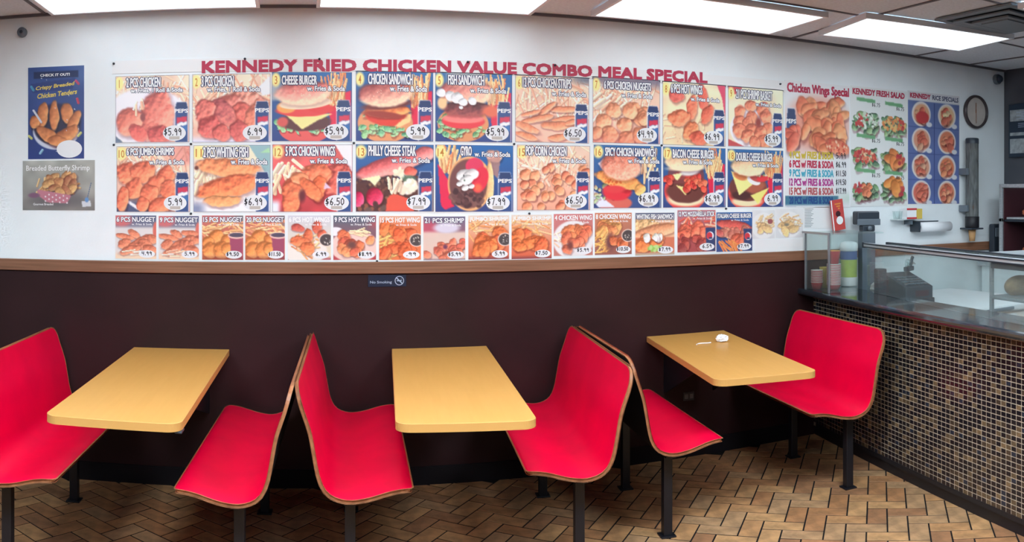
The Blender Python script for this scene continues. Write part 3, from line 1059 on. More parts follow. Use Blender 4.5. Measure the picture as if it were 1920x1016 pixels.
class Art:
    def __init__(s, w, h, H, seed):
        s.a = w / h
        s.H, s.W = H, int(H * s.a)
        s.U, s.V = np.meshgrid(np.linspace(0, 1, s.W), np.linspace(0, 1, s.H))
        s.r = np.random.RandomState(seed)
        s.I = np.ones((s.H, s.W, 3)) * 235.0

    def noise(s, n):
        n = int(round(n))
        nx = int(n * s.a) + 3
        g = s.r.rand(n + 3, nx)
        x, y = s.U * n * s.a, s.V * n
        i, j = x.astype(int), y.astype(int)
        fx, fy = x - i, y - j
        fx, fy = fx * fx * (3 - 2 * fx), fy * fy * (3 - 2 * fy)
        return (g[j, i] * (1 - fx) + g[j, i + 1] * fx) * (1 - fy) + (g[j + 1, i] * (1 - fx) + g[j + 1, i + 1] * fx) * fy

    def mix(s, m, c, al=1.0):
        m = (m * al)[..., None]
        s.I = s.I * (1 - m) + np.asarray(c, float) * m
        return s

    def bg(s, c, c2=None, n=0, amp=.12):
        t = s.V[..., None]
        c = np.asarray(c, float)
        s.I = c * (1 - t) + np.asarray(c2 if c2 is not None else c, float) * t
        if n:
            s.I = s.I * (1 + amp * (s.noise(n) - .5)[..., None])
        return s

    def loc(s, cx, cy, rx, ry, rot):
        x, y = (s.U - cx) * s.a, s.V - cy
        c, q = math.cos(rot), math.sin(rot)
        return (x * c + y * q) / rx, (-x * q + y * c) / ry

    def ell(s, cx, cy, rx, ry, c, rot=0.0, soft=.06, wob=0.0, al=1.0, n=8):
        x, y = s.loc(cx, cy, rx, ry, rot)
        d = np.hypot(x, y)
        if wob:
            d = d + wob * (s.noise(n) - .5) * 2
        return s.mix(1 - sst(1 - soft, 1 + soft, d), c, al)

    def lump(s, cx, cy, rx, ry, c, rot=0.0, hi=None, wob=.12, tex=.16, sh=.45, n=9):
        """one crumbed piece of food, with craggy relief lit from the upper left"""
        c = np.asarray(c, float)
        hi = np.asarray(hi, float) if hi is not None else np.clip(c * 1.05 + np.array([14, 44, 36]), 0, 252)
        w = (s.noise(n) - .5) * 2.4 * wob + (s.noise(n * 2.3) - .5) * 1.3 * wob
        x, y = s.loc(cx + .012, cy + .022, rx * 1.06, ry * 1.06, rot)
        s.I = s.I * (1 - (sh * .7 * (1 - sst(.8, 1.18, np.hypot(x, y) + w)))[..., None] * np.array([.7, 1.05, 1.0]))
        x, y = s.loc(cx, cy, rx, ry, rot)
        d = np.hypot(x, y) + w
        m = 1 - sst(.86, 1.08, d)
        R_ = min(rx, ry)
        g = wob > .07
        hgt = R_ * (np.sqrt(np.clip(1.1 - np.minimum(d, 1.04) ** 2, 0, 2)) * (.7 if g else .9) + (.20 if g else .05) * s.noise(13) + (.09 if g else .03) * s.noise(28))
        gy, gx_ = np.gradient(hgt, 1.0 / s.H)
        k = np.clip(.50 - .42 * gy - .28 * gx_, 0, 1)[..., None]
        q = np.clip(k * 1.25, 0, 1) ** 1.7 * .9
        col = c * (.73 + .42 * np.clip(k * 1.5, 0, .9)) * (1 - q) + hi * q
        t = 1 + tex * (.5 * s.noise(30) + .5 * s.noise(48) - .5)[..., None]
        return s.mix(m, np.clip(col * t, 0, 255))

    def cap(s, x0, y0, x1, y1, r, c, al=1.0, sh=.25):
        ax, ay, bx, by = x0 * s.a, y0, x1 * s.a, y1
        X, Y = s.U * s.a, s.V
        dx, dy = bx - ax, by - ay
        t = np.clip(((X - ax) * dx + (Y - ay) * dy) / (dx * dx + dy * dy + 1e-9), 0, 1)
        ex, ey = X - ax - t * dx, Y - ay - t * dy
        d = np.hypot(ex, ey)
        s.mix(1 - sst(r * .9, r * 1.5, np.hypot(ex - r * .3, ey - r * .5)), (170, 90, 70), sh * al)
        c = np.asarray(c, float)
        k = np.clip(.5 - (ex + ey) / (2.4 * r), 0, 1)[..., None]
        return s.mix(1 - sst(r * .8, r * 1.1, d), np.clip(c * (.8 + .28 * k) + 16 * k, 0, 255), al)

    def fries(s, n, u0, v0, u1, v1, a0, a1, ln=.25, r=.018, cols=((252, 230, 200), (247, 208, 174), (238, 176, 144), (253, 243, 224)), al=1.0):
        for _ in range(n):
            x, y = s.r.uniform(u0, u1), s.r.uniform(v0, v1)
            a = s.r.uniform(a0, a1)
            q = ln * s.r.uniform(.6, 1.1)
            s.cap(x, y, x + q * math.cos(a) / s.a, y + q * math.sin(a), r * s.r.uniform(.8, 1.25), cols[s.r.randint(len(cols))], al)
        return s

    def poly(s, pts, c, al=1.0, blur=1):
        x, y = s.U, s.V
        m = np.zeros_like(x, bool)
        n = len(pts)
        for i in range(n):
            (xa, ya), (xb, yb) = pts[i], pts[(i + 1) % n]
            with np.errstate(divide='ignore', invalid='ignore'):
                m ^= ((ya > y) != (yb > y)) & (x < (xb - xa) * (y - ya) / (yb - ya + 1e-12) + xa)
        m = m.astype(float)
        for _ in range(blur):
            p = np.pad(m, 1, mode='edge')
            m = (p[:-2, 1:-1] + p[2:, 1:-1] + p[1:-1, :-2] + p[1:-1, 2:] + 2 * p[1:-1, 1:-1]) / 6
        return s.mix(m, c, al)

    def lumps(s, n, u0, v0, u1, v1, r0, r1, cols, asp=1.5, sort=True, **k):
        ps = [(s.r.uniform(v0, v1), s.r.uniform(u0, u1)) for _ in range(n)]
        if sort:
            ps.sort()
        for v, u in ps:
            r = s.r.uniform(r0, r1)
            c = np.array(cols[s.r.randint(len(cols))], float) * s.r.uniform(.93, 1.06)
            s.lump(u, v, r * asp, r, np.clip(c, 0, 250), s.r.uniform(-1.4, 1.4), **k)
        return s

    def bits(s, n, cx, cy, rx, ry, r, cols, al=.95):
        for _ in range(n):
            a, q = s.r.uniform(0, 6.28), math.sqrt(s.r.rand())
            s.ell(cx + rx * q * math.cos(a) / s.a, cy + ry * q * math.sin(a), r * s.r.uniform(.6, 1.3), r * s.r.uniform(.5, 1.0), cols[s.r.randint(len(cols))], s.r.uniform(0, 3), .3, al=al)
        return s

    def can(s, x0=.80, x1=.985, v0=.40):
        x1b = x1
        s.poly([(x0 + .02, v0), (x1b - .02, v0), (x1b, v0 + .1), (x1b, 1), (x0, 1), (x0, v0 + .1)], (226, 230, 240), .75)
        s.poly([(x0 + .03, v0 + .012), (x1b - .025, v0 + .012), (x1b - .006, v0 + .1), (x1b - .006, 1), (x0 + .012, 1), (x0 + .012, v0 + .1)], (58, 80, 132))
        s.poly([(x0 + .03, v0 + .012), (x1b - .025, v0 + .012), (x1b - .006, v0 + .1), (x0 + .012, v0 + .1)], (52, 66, 106))
        c, rx = (x0 + x1b) / 2 + .01, (x1b - x0) * .36
        s.poly([(c - rx, v0 + .235), (c + rx, v0 + .215), (c + rx, v0 + .31), (c - .2 * rx, v0 + .295), (c - rx, v0 + .33)], (206, 62, 86))
        s.poly([(c - 1.05 * rx, v0 + .33), (c - .2 * rx, v0 + .30), (c + .3 * rx, v0 + .31), (c + 1.05 * rx, v0 + .285), (c + rx, v0 + .335), (c + .3 * rx, v0 + .36), (c - .2 * rx, v0 + .355), (c - rx, v0 + .385)], (240, 242, 246))
        s.poly([(c - .8 * rx, v0 + .385), (c + .2 * rx, v0 + .365), (c + rx, v0 + .345), (c + rx, v0 + .43), (c - .2 * rx, v0 + .46)], (70, 122, 184), .8)
        return s

    def num(s, wide=False):
        s.ell(.065 if wide else .05, .11, .085 if wide else .065, .10, (250, 228, 150), soft=.3)
        return s

    def frame(s, c=(96, 104, 132)):
        s.I[0, :] = s.I[-1, :] = c
        s.I[:, 0] = s.I[:, -1] = c
        return s

    def mesh(s, w, h):
        me = bpy.data.meshes.new('picture')
        n = s.H * s.W
        co = np.zeros((n, 3), np.float32)
        co[:, 0] = s.U.ravel() * w
        co[:, 2] = (1 - s.V.ravel()) * h
        i = (np.arange(s.H - 1)[:, None] * s.W + np.arange(s.W - 1)[None, :]).ravel()
        q = np.c_[i, i + s.W, i + s.W + 1, i + 1].astype(np.int32)
        me.vertices.add(n)
        me.vertices.foreach_set('co', co.ravel())
        me.loops.add(q.size)
        me.loops.foreach_set('vertex_index', q.ravel())
        me.polygons.add(len(q))
        me.polygons.foreach_set('loop_start', np.arange(0, q.size, 4, dtype=np.int32))
        me.polygons.foreach_set('loop_total', np.full(len(q), 4, np.int32))
        me.update()
        ca_ = me.color_attributes.new('Col', 'FLOAT_COLOR', 'POINT')
        c = np.ones((n, 4), np.float32)
        c[:, :3] = lin(np.clip(s.I, 0, 255)).reshape(n, 3)
        ca_.data.foreach_set('color', c.ravel())
        me.materials.append(M['art'])
        return me


RED, ORA, PNK, CRM = (222, 96, 80), (234, 130, 84), (232, 140, 122), (246, 222, 192)
BLU, BLU2 = (58, 108, 164), (58, 72, 128)
FR2 = ((250, 216, 160), (240, 172, 112), (232, 140, 90), (246, 196, 136))


def carton(A, x0=.66, v1=.62):
    A.poly([(x0 + .04, .38), (.99, .26), (.99, v1 + .35), (x0 + .08, v1 + .3)], (222, 48, 78))
    A.fries(46, x0 + .02, .36, .92, .52, -1.95, -1.25, .38, .012, FR2)


def bun(A, cx, cy, rx, ry, c, rot=0.0, seeds=12):
    A.lump(cx, cy, rx, ry, c, rot, hi=(250, 226, 190), wob=.03, tex=.12, sh=.35)
    A.bits(seeds, cx, cy + ry * .1, rx * .7, ry * .4, .008, [(250, 226, 196)], .8)


def greens(A, n, u0, v0, u1, v1, r=.045, cols=((96, 176, 128), (70, 146, 104), (140, 196, 130), (120, 168, 96))):
    for _ in range(n):
        A.lump(A.r.uniform(u0, u1), A.r.uniform(v0, v1), r * A.r.uniform(.7, 1.4), r * A.r.uniform(.5, 1.0), cols[A.r.randint(len(cols))], A.r.uniform(-1, 1), hi=(190, 222, 176), wob=.35, sh=.35, n=14)


def fry_bg(A):
    A.bg((246, 212, 188), (240, 188, 166), 6, .2).fries(90, -.1, -.05, 1, .5, .2, 2.6, .3, .014)


def a1(A):
    fry_bg(A)
    A.mix(sst(.3, .05, A.U) * sst(.1, .4, A.V), (246, 238, 228), .8)
    A.ell(.42, .62, .62, .44, (238, 232, 240))
    A.poly([(0, .9), (.1, .99), (.1, 1), (0, 1)], (104, 118, 138))
    A.lump(.56, .62, .27, .42, (226, 104, 94), .1, hi=(246, 176, 150), wob=.06)
    A.lump(.60, .88, .2, .15, (206, 82, 80), .3, wob=.1, sh=.1)
    A.lump(.19, .68, .20, .22, (226, 108, 92), .5, hi=(246, 180, 150), wob=.06)
    A.lump(.31, .86, .17, .12, (218, 88, 82), .75, wob=.08, sh=.1)
    A.ell(.37, .62, .035, .06, (140, 70, 70), soft=.4)
    A.fries(5, .26, .33, .38, .5, 1.2, 2.0, .15, .018)


def a2(A):
    fry_bg(A)
    A.poly([(.85, .2), (1, .02), (1, .3), (.9, .32)], (232, 234, 244))
    A.mix(sst(.86, 1, A.V), (226, 222, 238))
    A.lump(.70, .42, .30, .20, (236, 144, 124), .25, hi=(250, 214, 190), wob=.08)
    A.lump(.46, .50, .20, .24, (228, 120, 108), .8, hi=(250, 206, 186), wob=.06)
    A.lump(.62, .60, .16, .18, (214, 96, 86), .5)
    A.lump(.80, .60, .14, .24, (226, 120, 98), .3)
    A.lump(.40, .56, .16, .26, (186, 88, 92), -.7, hi=(228, 140, 124))
    A.lump(.16, .54, .15, .18, (214, 100, 92), .2, hi=(240, 160, 140))
    A.lump(.22, .78, .18, .17, (206, 84, 82), .2)
    A.lump(.37, .86, .14, .12, (210, 92, 86), .4)
    A.lump(.60, .84, .13, .16, (204, 86, 84), -.3)


def a3(A):
    A.bg(BLU, BLU2)
    carton(A)
    A.ell(.41, .84, .37, .19, (226, 96, 92), soft=.03)
    greens(A, 26, .06, .68, .7, .86)
    A.ell(.42, .72, .37, .13, (98, 58, 58), soft=.1, wob=.06)
    A.ell(.14, .72, .08, .07, (212, 92, 86), soft=.3, wob=.2)
    A.poly([(.16, .61), (.76, .6), (.57, .70), (.38, .83)], (242, 226, 150))
    A.ell(.38, .56, .38, .085, (226, 74, 72), soft=.1, wob=.05)
    A.ell(.62, .53, .19, .07, (224, 66, 66), soft=.12)
    A.ell(.18, .51, .14, .085, (242, 160, 88), soft=.15)
    A.ell(.42, .45, .38, .085, (248, 226, 196), rot=-.08, soft=.08)
    bun(A, .39, .30, .42, .185, (226, 108, 106), -.05)
    A.mix((1 - sst(.0, .24, A.U)) * (1 - sst(.38, .44, A.V)) * sst(.1, .2, A.V), (246, 232, 206), .55)


def a4(A):
    A.bg(BLU, BLU2)
    carton(A)
    A.ell(.38, .74, .40, .28, (224, 152, 106), soft=.03)
    greens(A, 50, .05, .58, .66, .92)
    A.ell(.40, .66, .32, .12, (222, 70, 56), rot=.12, soft=.1)
    A.poly([(.5, .78), (.72, .58), (.70, .72), (.56, .80)], (244, 206, 144))
    A.lump(.39, .56, .36, .10, (232, 112, 64), -.05, hi=(250, 190, 116), wob=.15)
    A.ell(.36, .62, .3, .05, (160, 62, 50), rot=.1, soft=.3)
    A.ell(.40, .48, .36, .06, (130, 60, 58), rot=-.12, soft=.3)
    bun(A, .38, .32, .40, .20, (196, 92, 90), -.06, 18)


def a5(A):
    A.bg(BLU, BLU2)
    carton(A)
    A.ell(.36, .74, .38, .26, (220, 150, 104), soft=.03)
    greens(A, 50, .04, .64, .64, .92)
    A.ell(.36, .70, .32, .11, (230, 66, 74), soft=.08)
    A.ell(.36, .66, .31, .07, (240, 130, 124), soft=.15)
    bun(A, .40, .28, .40, .22, (214, 110, 108), 0, 6)
    A.mix((1 - sst(.12, .24, A.V)) * sst(.1, .2, A.U) * (1 - sst(.62, .7, A.U)), (246, 222, 180), .6)
    A.lump(.38, .52, .36, .11, (98, 50, 56), 0, hi=(176, 90, 84))
    A.ell(.72, .55, .13, .09, (226, 112, 84), soft=.4)
    A.ell(.09, .44, .07, .09, (248, 200, 150), soft=.3)
    for u, v, r in ((.08, .30, .06), (.2, .34, .07), (.28, .37, .09), (.36, .42, .06), (.48, .41, .06), (.33, .5, .025)):
        A.lump(u, v, r * 1.2, r, (236, 234, 236), .3, hi=(252, 252, 252), sh=.3)


def a6(A):
    fry_bg(A)
    A.mix(sst(.62, .95, A.U) * (1 - sst(.02, .16, A.V)), (106, 112, 128), .9)
    for x0, y0, x1, y1, r in ((.45, .50, .85, .48, .05), (.30, .60, .52, .40, .05), (.10, .70, .52, .58, .055), (.5, .66, .85, .60, .045), (.1, .60, .34, .52, .04),
                              (.38, .74, .75, .74, .07), (.02, .72, .30, .84, .06), (.02, .86, .3, .96, .05), (.44, .94, .7, .90, .055), (.7, .70, .82, .66, .05)):
        A.lump((x0 + x1) / 2, (y0 + y1) / 2, math.hypot((x1 - x0) * A.a, y1 - y0) / 2 + r * .5, r, (230, 128, 92), math.atan2(y1 - y0, (x1 - x0) * A.a), hi=(250, 196, 154))


def a7(A):
    fry_bg(A)
    A.mix(1 - sst(.02, .2, A.V), (112, 104, 124), .85)
    A.fries(16, 0, .2, .5, .4, 2.0, 2.7, .3, .022)
    A.lumps(4, .55, .45, .8, .6, .10, .13, [(238, 150, 112)], 1.1)
    for u, v, r in ((.30, .50, .12), (.55, .50, .13), (.15, .66, .13), (.75, .62, .1), (.46, .72, .13), (.24, .88, .14), (.5, .92, .13), (.7, .86, .13), (.05, .85, .1)):
        A.lump(u, v, r * 1.05, r, (234, 142, 106), A.r.uniform(-1, 1), hi=(250, 210, 166), wob=.1)
    A.mix(sst(.75, 1.0, A.V), (204, 84, 78), .35)


def a8(A):
    A.bg((246, 226, 190), (244, 214, 172), 7, .12)
    A.fries(22, 0, .5, .7, .9, 0, 3, .2, .014, ((250, 232, 196), (246, 214, 170)))
    A.poly([(.86, 0), (1, 0), (1, .55), (.94, .2)], (220, 80, 108))
    A.lump(.22, .20, .14, .12, (206, 84, 76), .4)
    A.lump(.63, .22, .09, .22, (220, 92, 76), -.15)
    A.lump(.46, .40, .10, .2, (226, 110, 84), .15)
    A.lump(.70, .48, .10, .17, (222, 96, 74), .5)
    A.lump(.26, .56, .20, .13, (230, 118, 84), -.1, hi=(248, 170, 128))
    A.lump(.44, .76, .15, .16, (232, 122, 84), .6, hi=(250, 190, 136))
    A.lump(.55, .88, .16, .12, (216, 92, 72), .4)


def a9(A):
    A.bg((250, 232, 200), (246, 220, 190), 6, .1)
    A.poly([(0, 0), (.25, 0), (.14, .12), (0, .16)], (204, 76, 82))
    A.ell(.45, .70, .46, .34, (240, 234, 238), soft=.04)
    A.poly([(0, .88), (.3, 1), (0, 1)], (196, 84, 86))
    for u, v, r in ((.40, .30, .10), (.62, .36, .12), (.20, .42, .11), (.68, .48, .12), (.42, .50, .11), (.2, .58, .11), (.34, .60, .10), (.20, .74, .13), (.42, .72, .13), (.70, .68, .10), (.58, .78, .13), (.34, .82, .12), (.64, .90, .12), (.48, .92, .10)):
        A.lump(u, v, r * 1.15, r, (230, 120, 94), A.r.uniform(-1.5, 1.5), hi=(248, 182, 140))
    A.ell(.54, .58, .06, .09, (150, 66, 60), soft=.6)


def a10(A):
    fry_bg(A)
    A.mix(sst(.72, .9, A.V) * (1 - sst(.4, .6, A.U)), (84, 90, 120))
    A.poly([(.1, .78), (.3, .92), (.3, .98), (.12, .84)], (240, 234, 244))
    A.mix(sst(.5, .9, A.U) * (1 - sst(.2, .35, A.V)), (206, 96, 96), .5)
    for u, v, rx, ry, q in ((.14, .42, .17, .17, .3), (.36, .38, .20, .17, -.3), (.66, .52, .13, .22, .2), (.52, .60, .14, .2, .5), (.24, .64, .14, .16, .5), (.72, .72, .14, .22, -.1), (.44, .74, .14, .18, .4), (.08, .80, .10, .18, .1), (.60, .90, .2, .12, -.3), (.36, .88, .09, .12, .2)):
        A.lump(u, v, rx, ry, (232, 108, 82), q, hi=(248, 168, 124))


def a11(A):
    A.bg((248, 228, 196), (238, 234, 238), 6, .1)
    A.poly([(.72, 0), (1, 0), (1, .6), (.88, .3)], (150, 184, 188))
    A.poly([(.86, .12), (.98, .04), (1, .12)], (170, 214, 170))
    A.fries(26, .0, .36, .3, .56, 1.0, 2.2, .2, .02, ((250, 238, 206), (246, 226, 190)))
    A.lump(.46, .34, .46, .15, (238, 136, 92), .10, hi=(250, 182, 126), wob=.08)
    A.ell(.04, .34, .03, .03, (110, 60, 54), soft=.5)
    A.lump(.46, .62, .50, .16, (234, 112, 76), -.18, hi=(248, 164, 108), wob=.08)
    A.lump(.36, .84, .30, .09, (236, 150, 100), -.05, hi=(250, 190, 130), wob=.15)
    A.mix((1 - sst(.05, .2, A.U)) * sst(.8, .95, A.V), (110, 120, 158), .8)


def a12(A):
    A.bg((222, 110, 104), (206, 70, 76), 6, .25)
    A.poly([(.78, 0), (1, 0), (1, .42)], (240, 234, 240))
    A.fries(16, .04, .22, .3, .5, .3, 2.2, .26, .024, ((250, 236, 206), (248, 214, 176)))
    A.lump(.80, .52, .2, .24, (214, 88, 76), .4)
    A.lump(.56, .42, .22, .16, (232, 110, 76), .1, hi=(246, 160, 118))
    A.lump(.58, .64, .11, .2, (228, 100, 60), .2)
    A.lump(.24, .74, .15, .30, (224, 104, 72), .15, hi=(246, 160, 110))
    A.lump(.34, .50, .14, .09, (236, 136, 92), .1, hi=(248, 186, 140))
    A.lump(.48, .68, .10, .22, (226, 104, 66), -.75, hi=(244, 160, 110))
    A.ell(.37, .76, .05, .09, (110, 50, 56), soft=.6)
    A.poly([(.66, .56), (.73, .65), (.64, .66)], (226, 196, 216))
    A.mix((1 - sst(.05, .13, A.U)) * sst(.78, .9, A.V), (230, 230, 240))


def a13(A):
    A.bg(BLU, BLU2)
    A.mix(sst(.4, .6, A.V), (92, 56, 52))
    A.bits(120, .4, .55, .5, .25, .03, [(128, 84, 66), (70, 42, 44), (150, 110, 80), (96, 60, 56)], .8)
    A.lump(.48, .30, .62, .14, (226, 92, 96), -.30, hi=(250, 178, 166), wob=.05)
    A.lump(.88, .14, .16, .11, (230, 110, 110), -.1, hi=(250, 190, 180), wob=.05)
    A.poly([(.05, .52), (.3, .46), (.32, .5), (.24, .62), (.17, .54)], (246, 236, 190))
    A.bits(16, .62, .42, .16, .08, .04, [(246, 240, 210), (236, 226, 196)])
    A.lump(.70, .40, .10, .07, (224, 90, 78))
    A.ell(.68, .52, .10, .06, (96, 120, 96), soft=.4)
    A.bits(26, .66, .64, .16, .1, .05, [(250, 236, 214), (248, 226, 200), (250, 244, 232)])
    A.lump(.24, .78, .13, .14, (196, 28, 66), hi=(240, 96, 130), wob=.04)
    A.lump(.03, .82, .09, .12, (206, 26, 76), hi=(244, 110, 150), wob=.04)
    A.bits(20, .2, .94, .2, .06, .04, [(110, 84, 78), (150, 90, 70), (84, 54, 52)])
    A.poly([(.40, .80), (.48, .72), (.75, .84), (.74, 1), (.38, 1)], (228, 92, 74))
    A.fries(9, .42, .60, .56, .74, -1.9, -1.0, .2, .02, ((250, 232, 200), (248, 220, 190)))


def a14(A):
    A.bg((44, 104, 168), BLU2)
    A.fries(26, .06, .36, .3, .42, -1.9, -1.2, .40, .018, FR2)
    A.poly([(.03, .28), (.18, .55), (.24, .92), (.12, .97), (.07, .90)], (224, 50, 84))
    A.lump(.74, .16, .13, .10, (216, 160, 146), .2, hi=(244, 222, 206))
    A.poly([(.66, .2), (.84, .16), (.80, .5), (.7, .4)], (186, 132, 120), .8)
    A.ell(.44, .58, .34, .41, (240, 178, 122), soft=.04)
    A.lump(.69, .6, .07, .36, (240, 182, 122), 0, hi=(252, 226, 170), wob=.04, sh=.2)
    A.ell(.42, .58, .29, .37, (120, 76, 74), soft=.06)
    A.bits(70, .42, .78, .26, .16, .045, [(130, 92, 86), (96, 62, 62), (112, 76, 74), (74, 48, 52)], .9)
    A.ell(.50, .32, .14, .13, (222, 62, 96), soft=.1)
    A.ell(.57, .52, .12, .20, (226, 54, 74), rot=.3, soft=.1)
    A.ell(.54, .64, .06, .06, (240, 110, 80), soft=.6)
    for u, v, r in ((.36, .45, .10), (.46, .44, .10), (.40, .52, .09), (.31, .58, .045), (.38, .645, .05), (.46, .62, .04)):
        A.lump(u, v, r * 1.2, r * .85, (236, 232, 230), -.3, hi=(252, 252, 250), wob=.06, sh=.15, tex=.08)
    A.ell(.36, .46, .012, .018, (90, 90, 90), soft=.5)
    A.ell(.37, .53, .012, .015, (90, 110, 90), soft=.5)


def a15(A):
    fry_bg(A)
    A.mix(sst(.2, .9, A.V), (226, 150, 120), .5)
    A.lumps(34, .05, .30, .95, .98, .055, .085, [(230, 126, 88), (236, 146, 104), (222, 108, 80)], 1.05, hi=(250, 200, 156))


def a16(A):
    A.bg(BLU, (66, 84, 134))
    A.fries(16, .7, .3, .95, .6, -2.0, -1.1, .3, .02, ((250, 226, 180), (246, 206, 156)))
    A.poly([(.06, .30), (.14, .22), (.14, .4)], (232, 228, 236))
    A.ell(.3, .92, .3, .12, (214, 106, 92), soft=.1)
    A.poly([(0, .72), (.3, .98), (0, .98)], (226, 226, 238))
    A.poly([(0, .9), (.08, 1), (0, 1)], (58, 76, 130))
    greens(A, 20, .03, .62, .5, .92, .04, ((150, 150, 100), (120, 140, 104), (206, 200, 150), (200, 150, 120)))
    A.ell(.34, .74, .25, .14, (224, 56, 68), soft=.15)
    A.lump(.36, .56, .40, .13, (244, 150, 84), .22, hi=(250, 186, 110), wob=.12)
    A.bits(26, .26, .58, .2, .05, .02, [(224, 104, 54), (236, 130, 66)])
    A.ell(.30, .70, .18, .06, (226, 70, 74), soft=.3)
    A.lump(.68, .70, .10, .1, (244, 166, 96), .3, wob=.1, sh=.1)
    A.lump(.40, .33, .36, .24, (232, 126, 104), .12, hi=(250, 196, 166), wob=.03, tex=.3)
    A.bits(50, .42, .28, .26, .12, .006, [(250, 206, 180)], .8)


def a17(A):
    A.bg(BLU, BLU2)
    carton(A)
    A.ell(.36, .72, .40, .34, (222, 74, 72), soft=.03)
    A.ell(.36, .86, .34, .12, (248, 222, 182), soft=.2)
    A.ell(.36, .72, .36, .20, (112, 64, 58), soft=.08, wob=.06)
    A.mix((1 - sst(.32, .36, np.hypot((A.U - .36) * A.a, (A.V - .5)))) * (A.V < .6), (130, 70, 70), .8)
    A.poly([(.13, .46), (.32, .42), (.22, .56)], (244, 234, 170))
    A.poly([(.2, .63), (.42, .68), (.35, .80)], (246, 228, 150))
    A.lumps(20, .34, .48, .64, .72, .035, .06, [(222, 72, 56), (206, 56, 50), (232, 104, 76)], 1.3)
    A.lumps(6, .04, .5, .12, .62, .04, .06, [(216, 70, 60)], 1.2)
    A.ell(.42, .40, .18, .07, (226, 222, 220), rot=-.15, soft=.3)
    bun(A, .34, .26, .38, .14, (240, 196, 156), .05, 0)
    A.ell(.36, .35, .34, .045, (250, 226, 190), soft=.4, rot=-.03)


def a18(A):
    A.bg(BLU, BLU2)
    carton(A)
    A.ell(.36, .74, .40, .32, (224, 80, 72), soft=.03)
    A.ell(.34, .90, .30, .09, (250, 222, 180), soft=.2)
    A.ell(.36, .66, .38, .24, (116, 66, 60), soft=.06)
    A.ell(.50, .66, .2, .09, (176, 96, 74), rot=-.3, soft=.3)
    A.ell(.24, .80, .2, .08, (82, 50, 50), soft=.3)
    A.poly([(.06, .38), (.55, .52), (.20, .80)], (248, 232, 150))
    A.poly([(.40, .80), (.74, .66), (.54, .95)], (248, 226, 130))
    A.ell(.22, .46, .14, .07, (216, 130, 80), rot=.3, soft=.25)
    A.ell(.46, .54, .14, .07, (236, 232, 230), rot=.35, soft=.1)
    A.ell(.50, .50, .13, .055, (190, 90, 84), rot=.3, soft=.2)
    A.ell(.62, .50, .12, .06, (224, 66, 72), rot=-.1, soft=.2)
    A.bits(10, .6, .43, .12, .03, .025, [(170, 196, 130), (224, 214, 190)])
    A.lump(.37, .30, .36, .17, (246, 200, 156), .04, hi=(250, 226, 190), wob=.03, tex=.08)


def nug(A, f):
    A.bg((88, 94, 128), (226, 206, 190))
    A.ell(.15, .1, .25, .16, (206, 110, 112), soft=.3)
    A.mix(sst(.22, .32, A.V), (222, 216, 214))
    A.ell(.98, .35, .06, .2, (216, 110, 96), soft=.2)
    A.mix(sst(.8, .95, A.V), (240, 210, 180))
    for u, v, rx, ry, q in ((.45, .42, .16, .09, .5), (.78, .40 + f, .22, .07, .1), (.26, .50, .24, .07, .2), (.84, .54, .2, .11, .2), (.22, .66, .16, .12, -.4), (.55, .62, .26, .09, -.5), (.7, .68, .2, .14, .3), (.35, .80, .26, .1, -.3), (.84, .78, .18, .11, .4)):
        A.lump(u, v, rx, ry, (214, 112, 84), q, hi=(242, 168, 130))
    A.fries(6, .05, .82, .6, .95, -.2, .3, .3, .018)


def n15(A):
    A.bg((196, 104, 104), (222, 120, 70))
    A.mix(sst(.6, 1, A.U) * (1 - sst(.1, .4, A.V)), (110, 120, 120), .8)
    A.fries(40, -.05, .15, .9, .42, -.6, .9, .3, .02, ((250, 210, 150), (244, 180, 120), (236, 150, 110)))
    for u, v, r in ((.35, .48, .17), (.62, .56, .15), (.14, .60, .14), (.2, .78, .19), (.48, .78, .2), (.62, .74, .14)):
        A.lump(u, v, r, r, (240, 136, 70), 0, hi=(250, 180, 110), wob=.06)
    A.poly([(.66, .45), (1, .45), (1, 1), (.72, 1)], (160, 74, 100))
    A.ell(.84, .45, .2, .075, (236, 190, 180), soft=.1)
    A.ell(.84, .44, .17, .05, (84, 74, 92), soft=.15)
    A.mix(sst(.85, 1, A.V), (130, 60, 54), .6)


def sauce(A, u=.9, v=.55, r=.17):
    A.ell(u, v, r, r * .9, (240, 214, 200), soft=.06)
    A.ell(u, v, r * .88, r * .78, (76, 66, 66), soft=.08)
    A.bits(9, u, v, r * .6, r * .6, .02, [(170, 164, 160), (130, 120, 118), (214, 200, 190)])


def w6(A):
    A.bg((206, 206, 216), (236, 216, 180))
    A.mix(sst(.9, 1, A.V), (180, 90, 100))
    A.ell(.4, .8, .5, .3, (238, 228, 220), soft=.05)
    A.fries(30, .05, .5, .7, .9, -.8, 1.0, .25, .02, FR2)
    A.lump(.22, .28, .16, .09, (196, 74, 64), .3)
    A.lump(.68, .26, .11, .16, (206, 80, 60), 0)
    A.lump(.48, .44, .11, .16, (220, 96, 62), 0)
    A.lump(.80, .42, .10, .12, (210, 86, 62), .5)
    A.lump(.26, .58, .21, .12, (228, 106, 66), 0)
    A.lump(.46, .74, .18, .14, (230, 110, 66), .4)
    sauce(A)


def w9(A):
    A.bg((88, 104, 120), (190, 70, 74))
    A.mix(sst(.7, 1, A.U) * (1 - sst(.2, .4, A.V)), (190, 80, 84), .7)
    A.ell(.05, .36, .18, .10, (236, 232, 240), soft=.1)
    A.ell(.5, .70, .56, .36, (236, 200, 190), soft=.05)
    A.fries(16, .3, .3, .7, .42, -.5, .5, .2, .02, ((250, 226, 180),))
    A.lumps(14, .1, .45, .92, .85, .09, .14, [(226, 104, 68), (214, 90, 66), (236, 130, 84)], 1.3)
    A.ell(.43, .66, .1, .08, (110, 70, 66), soft=.6)


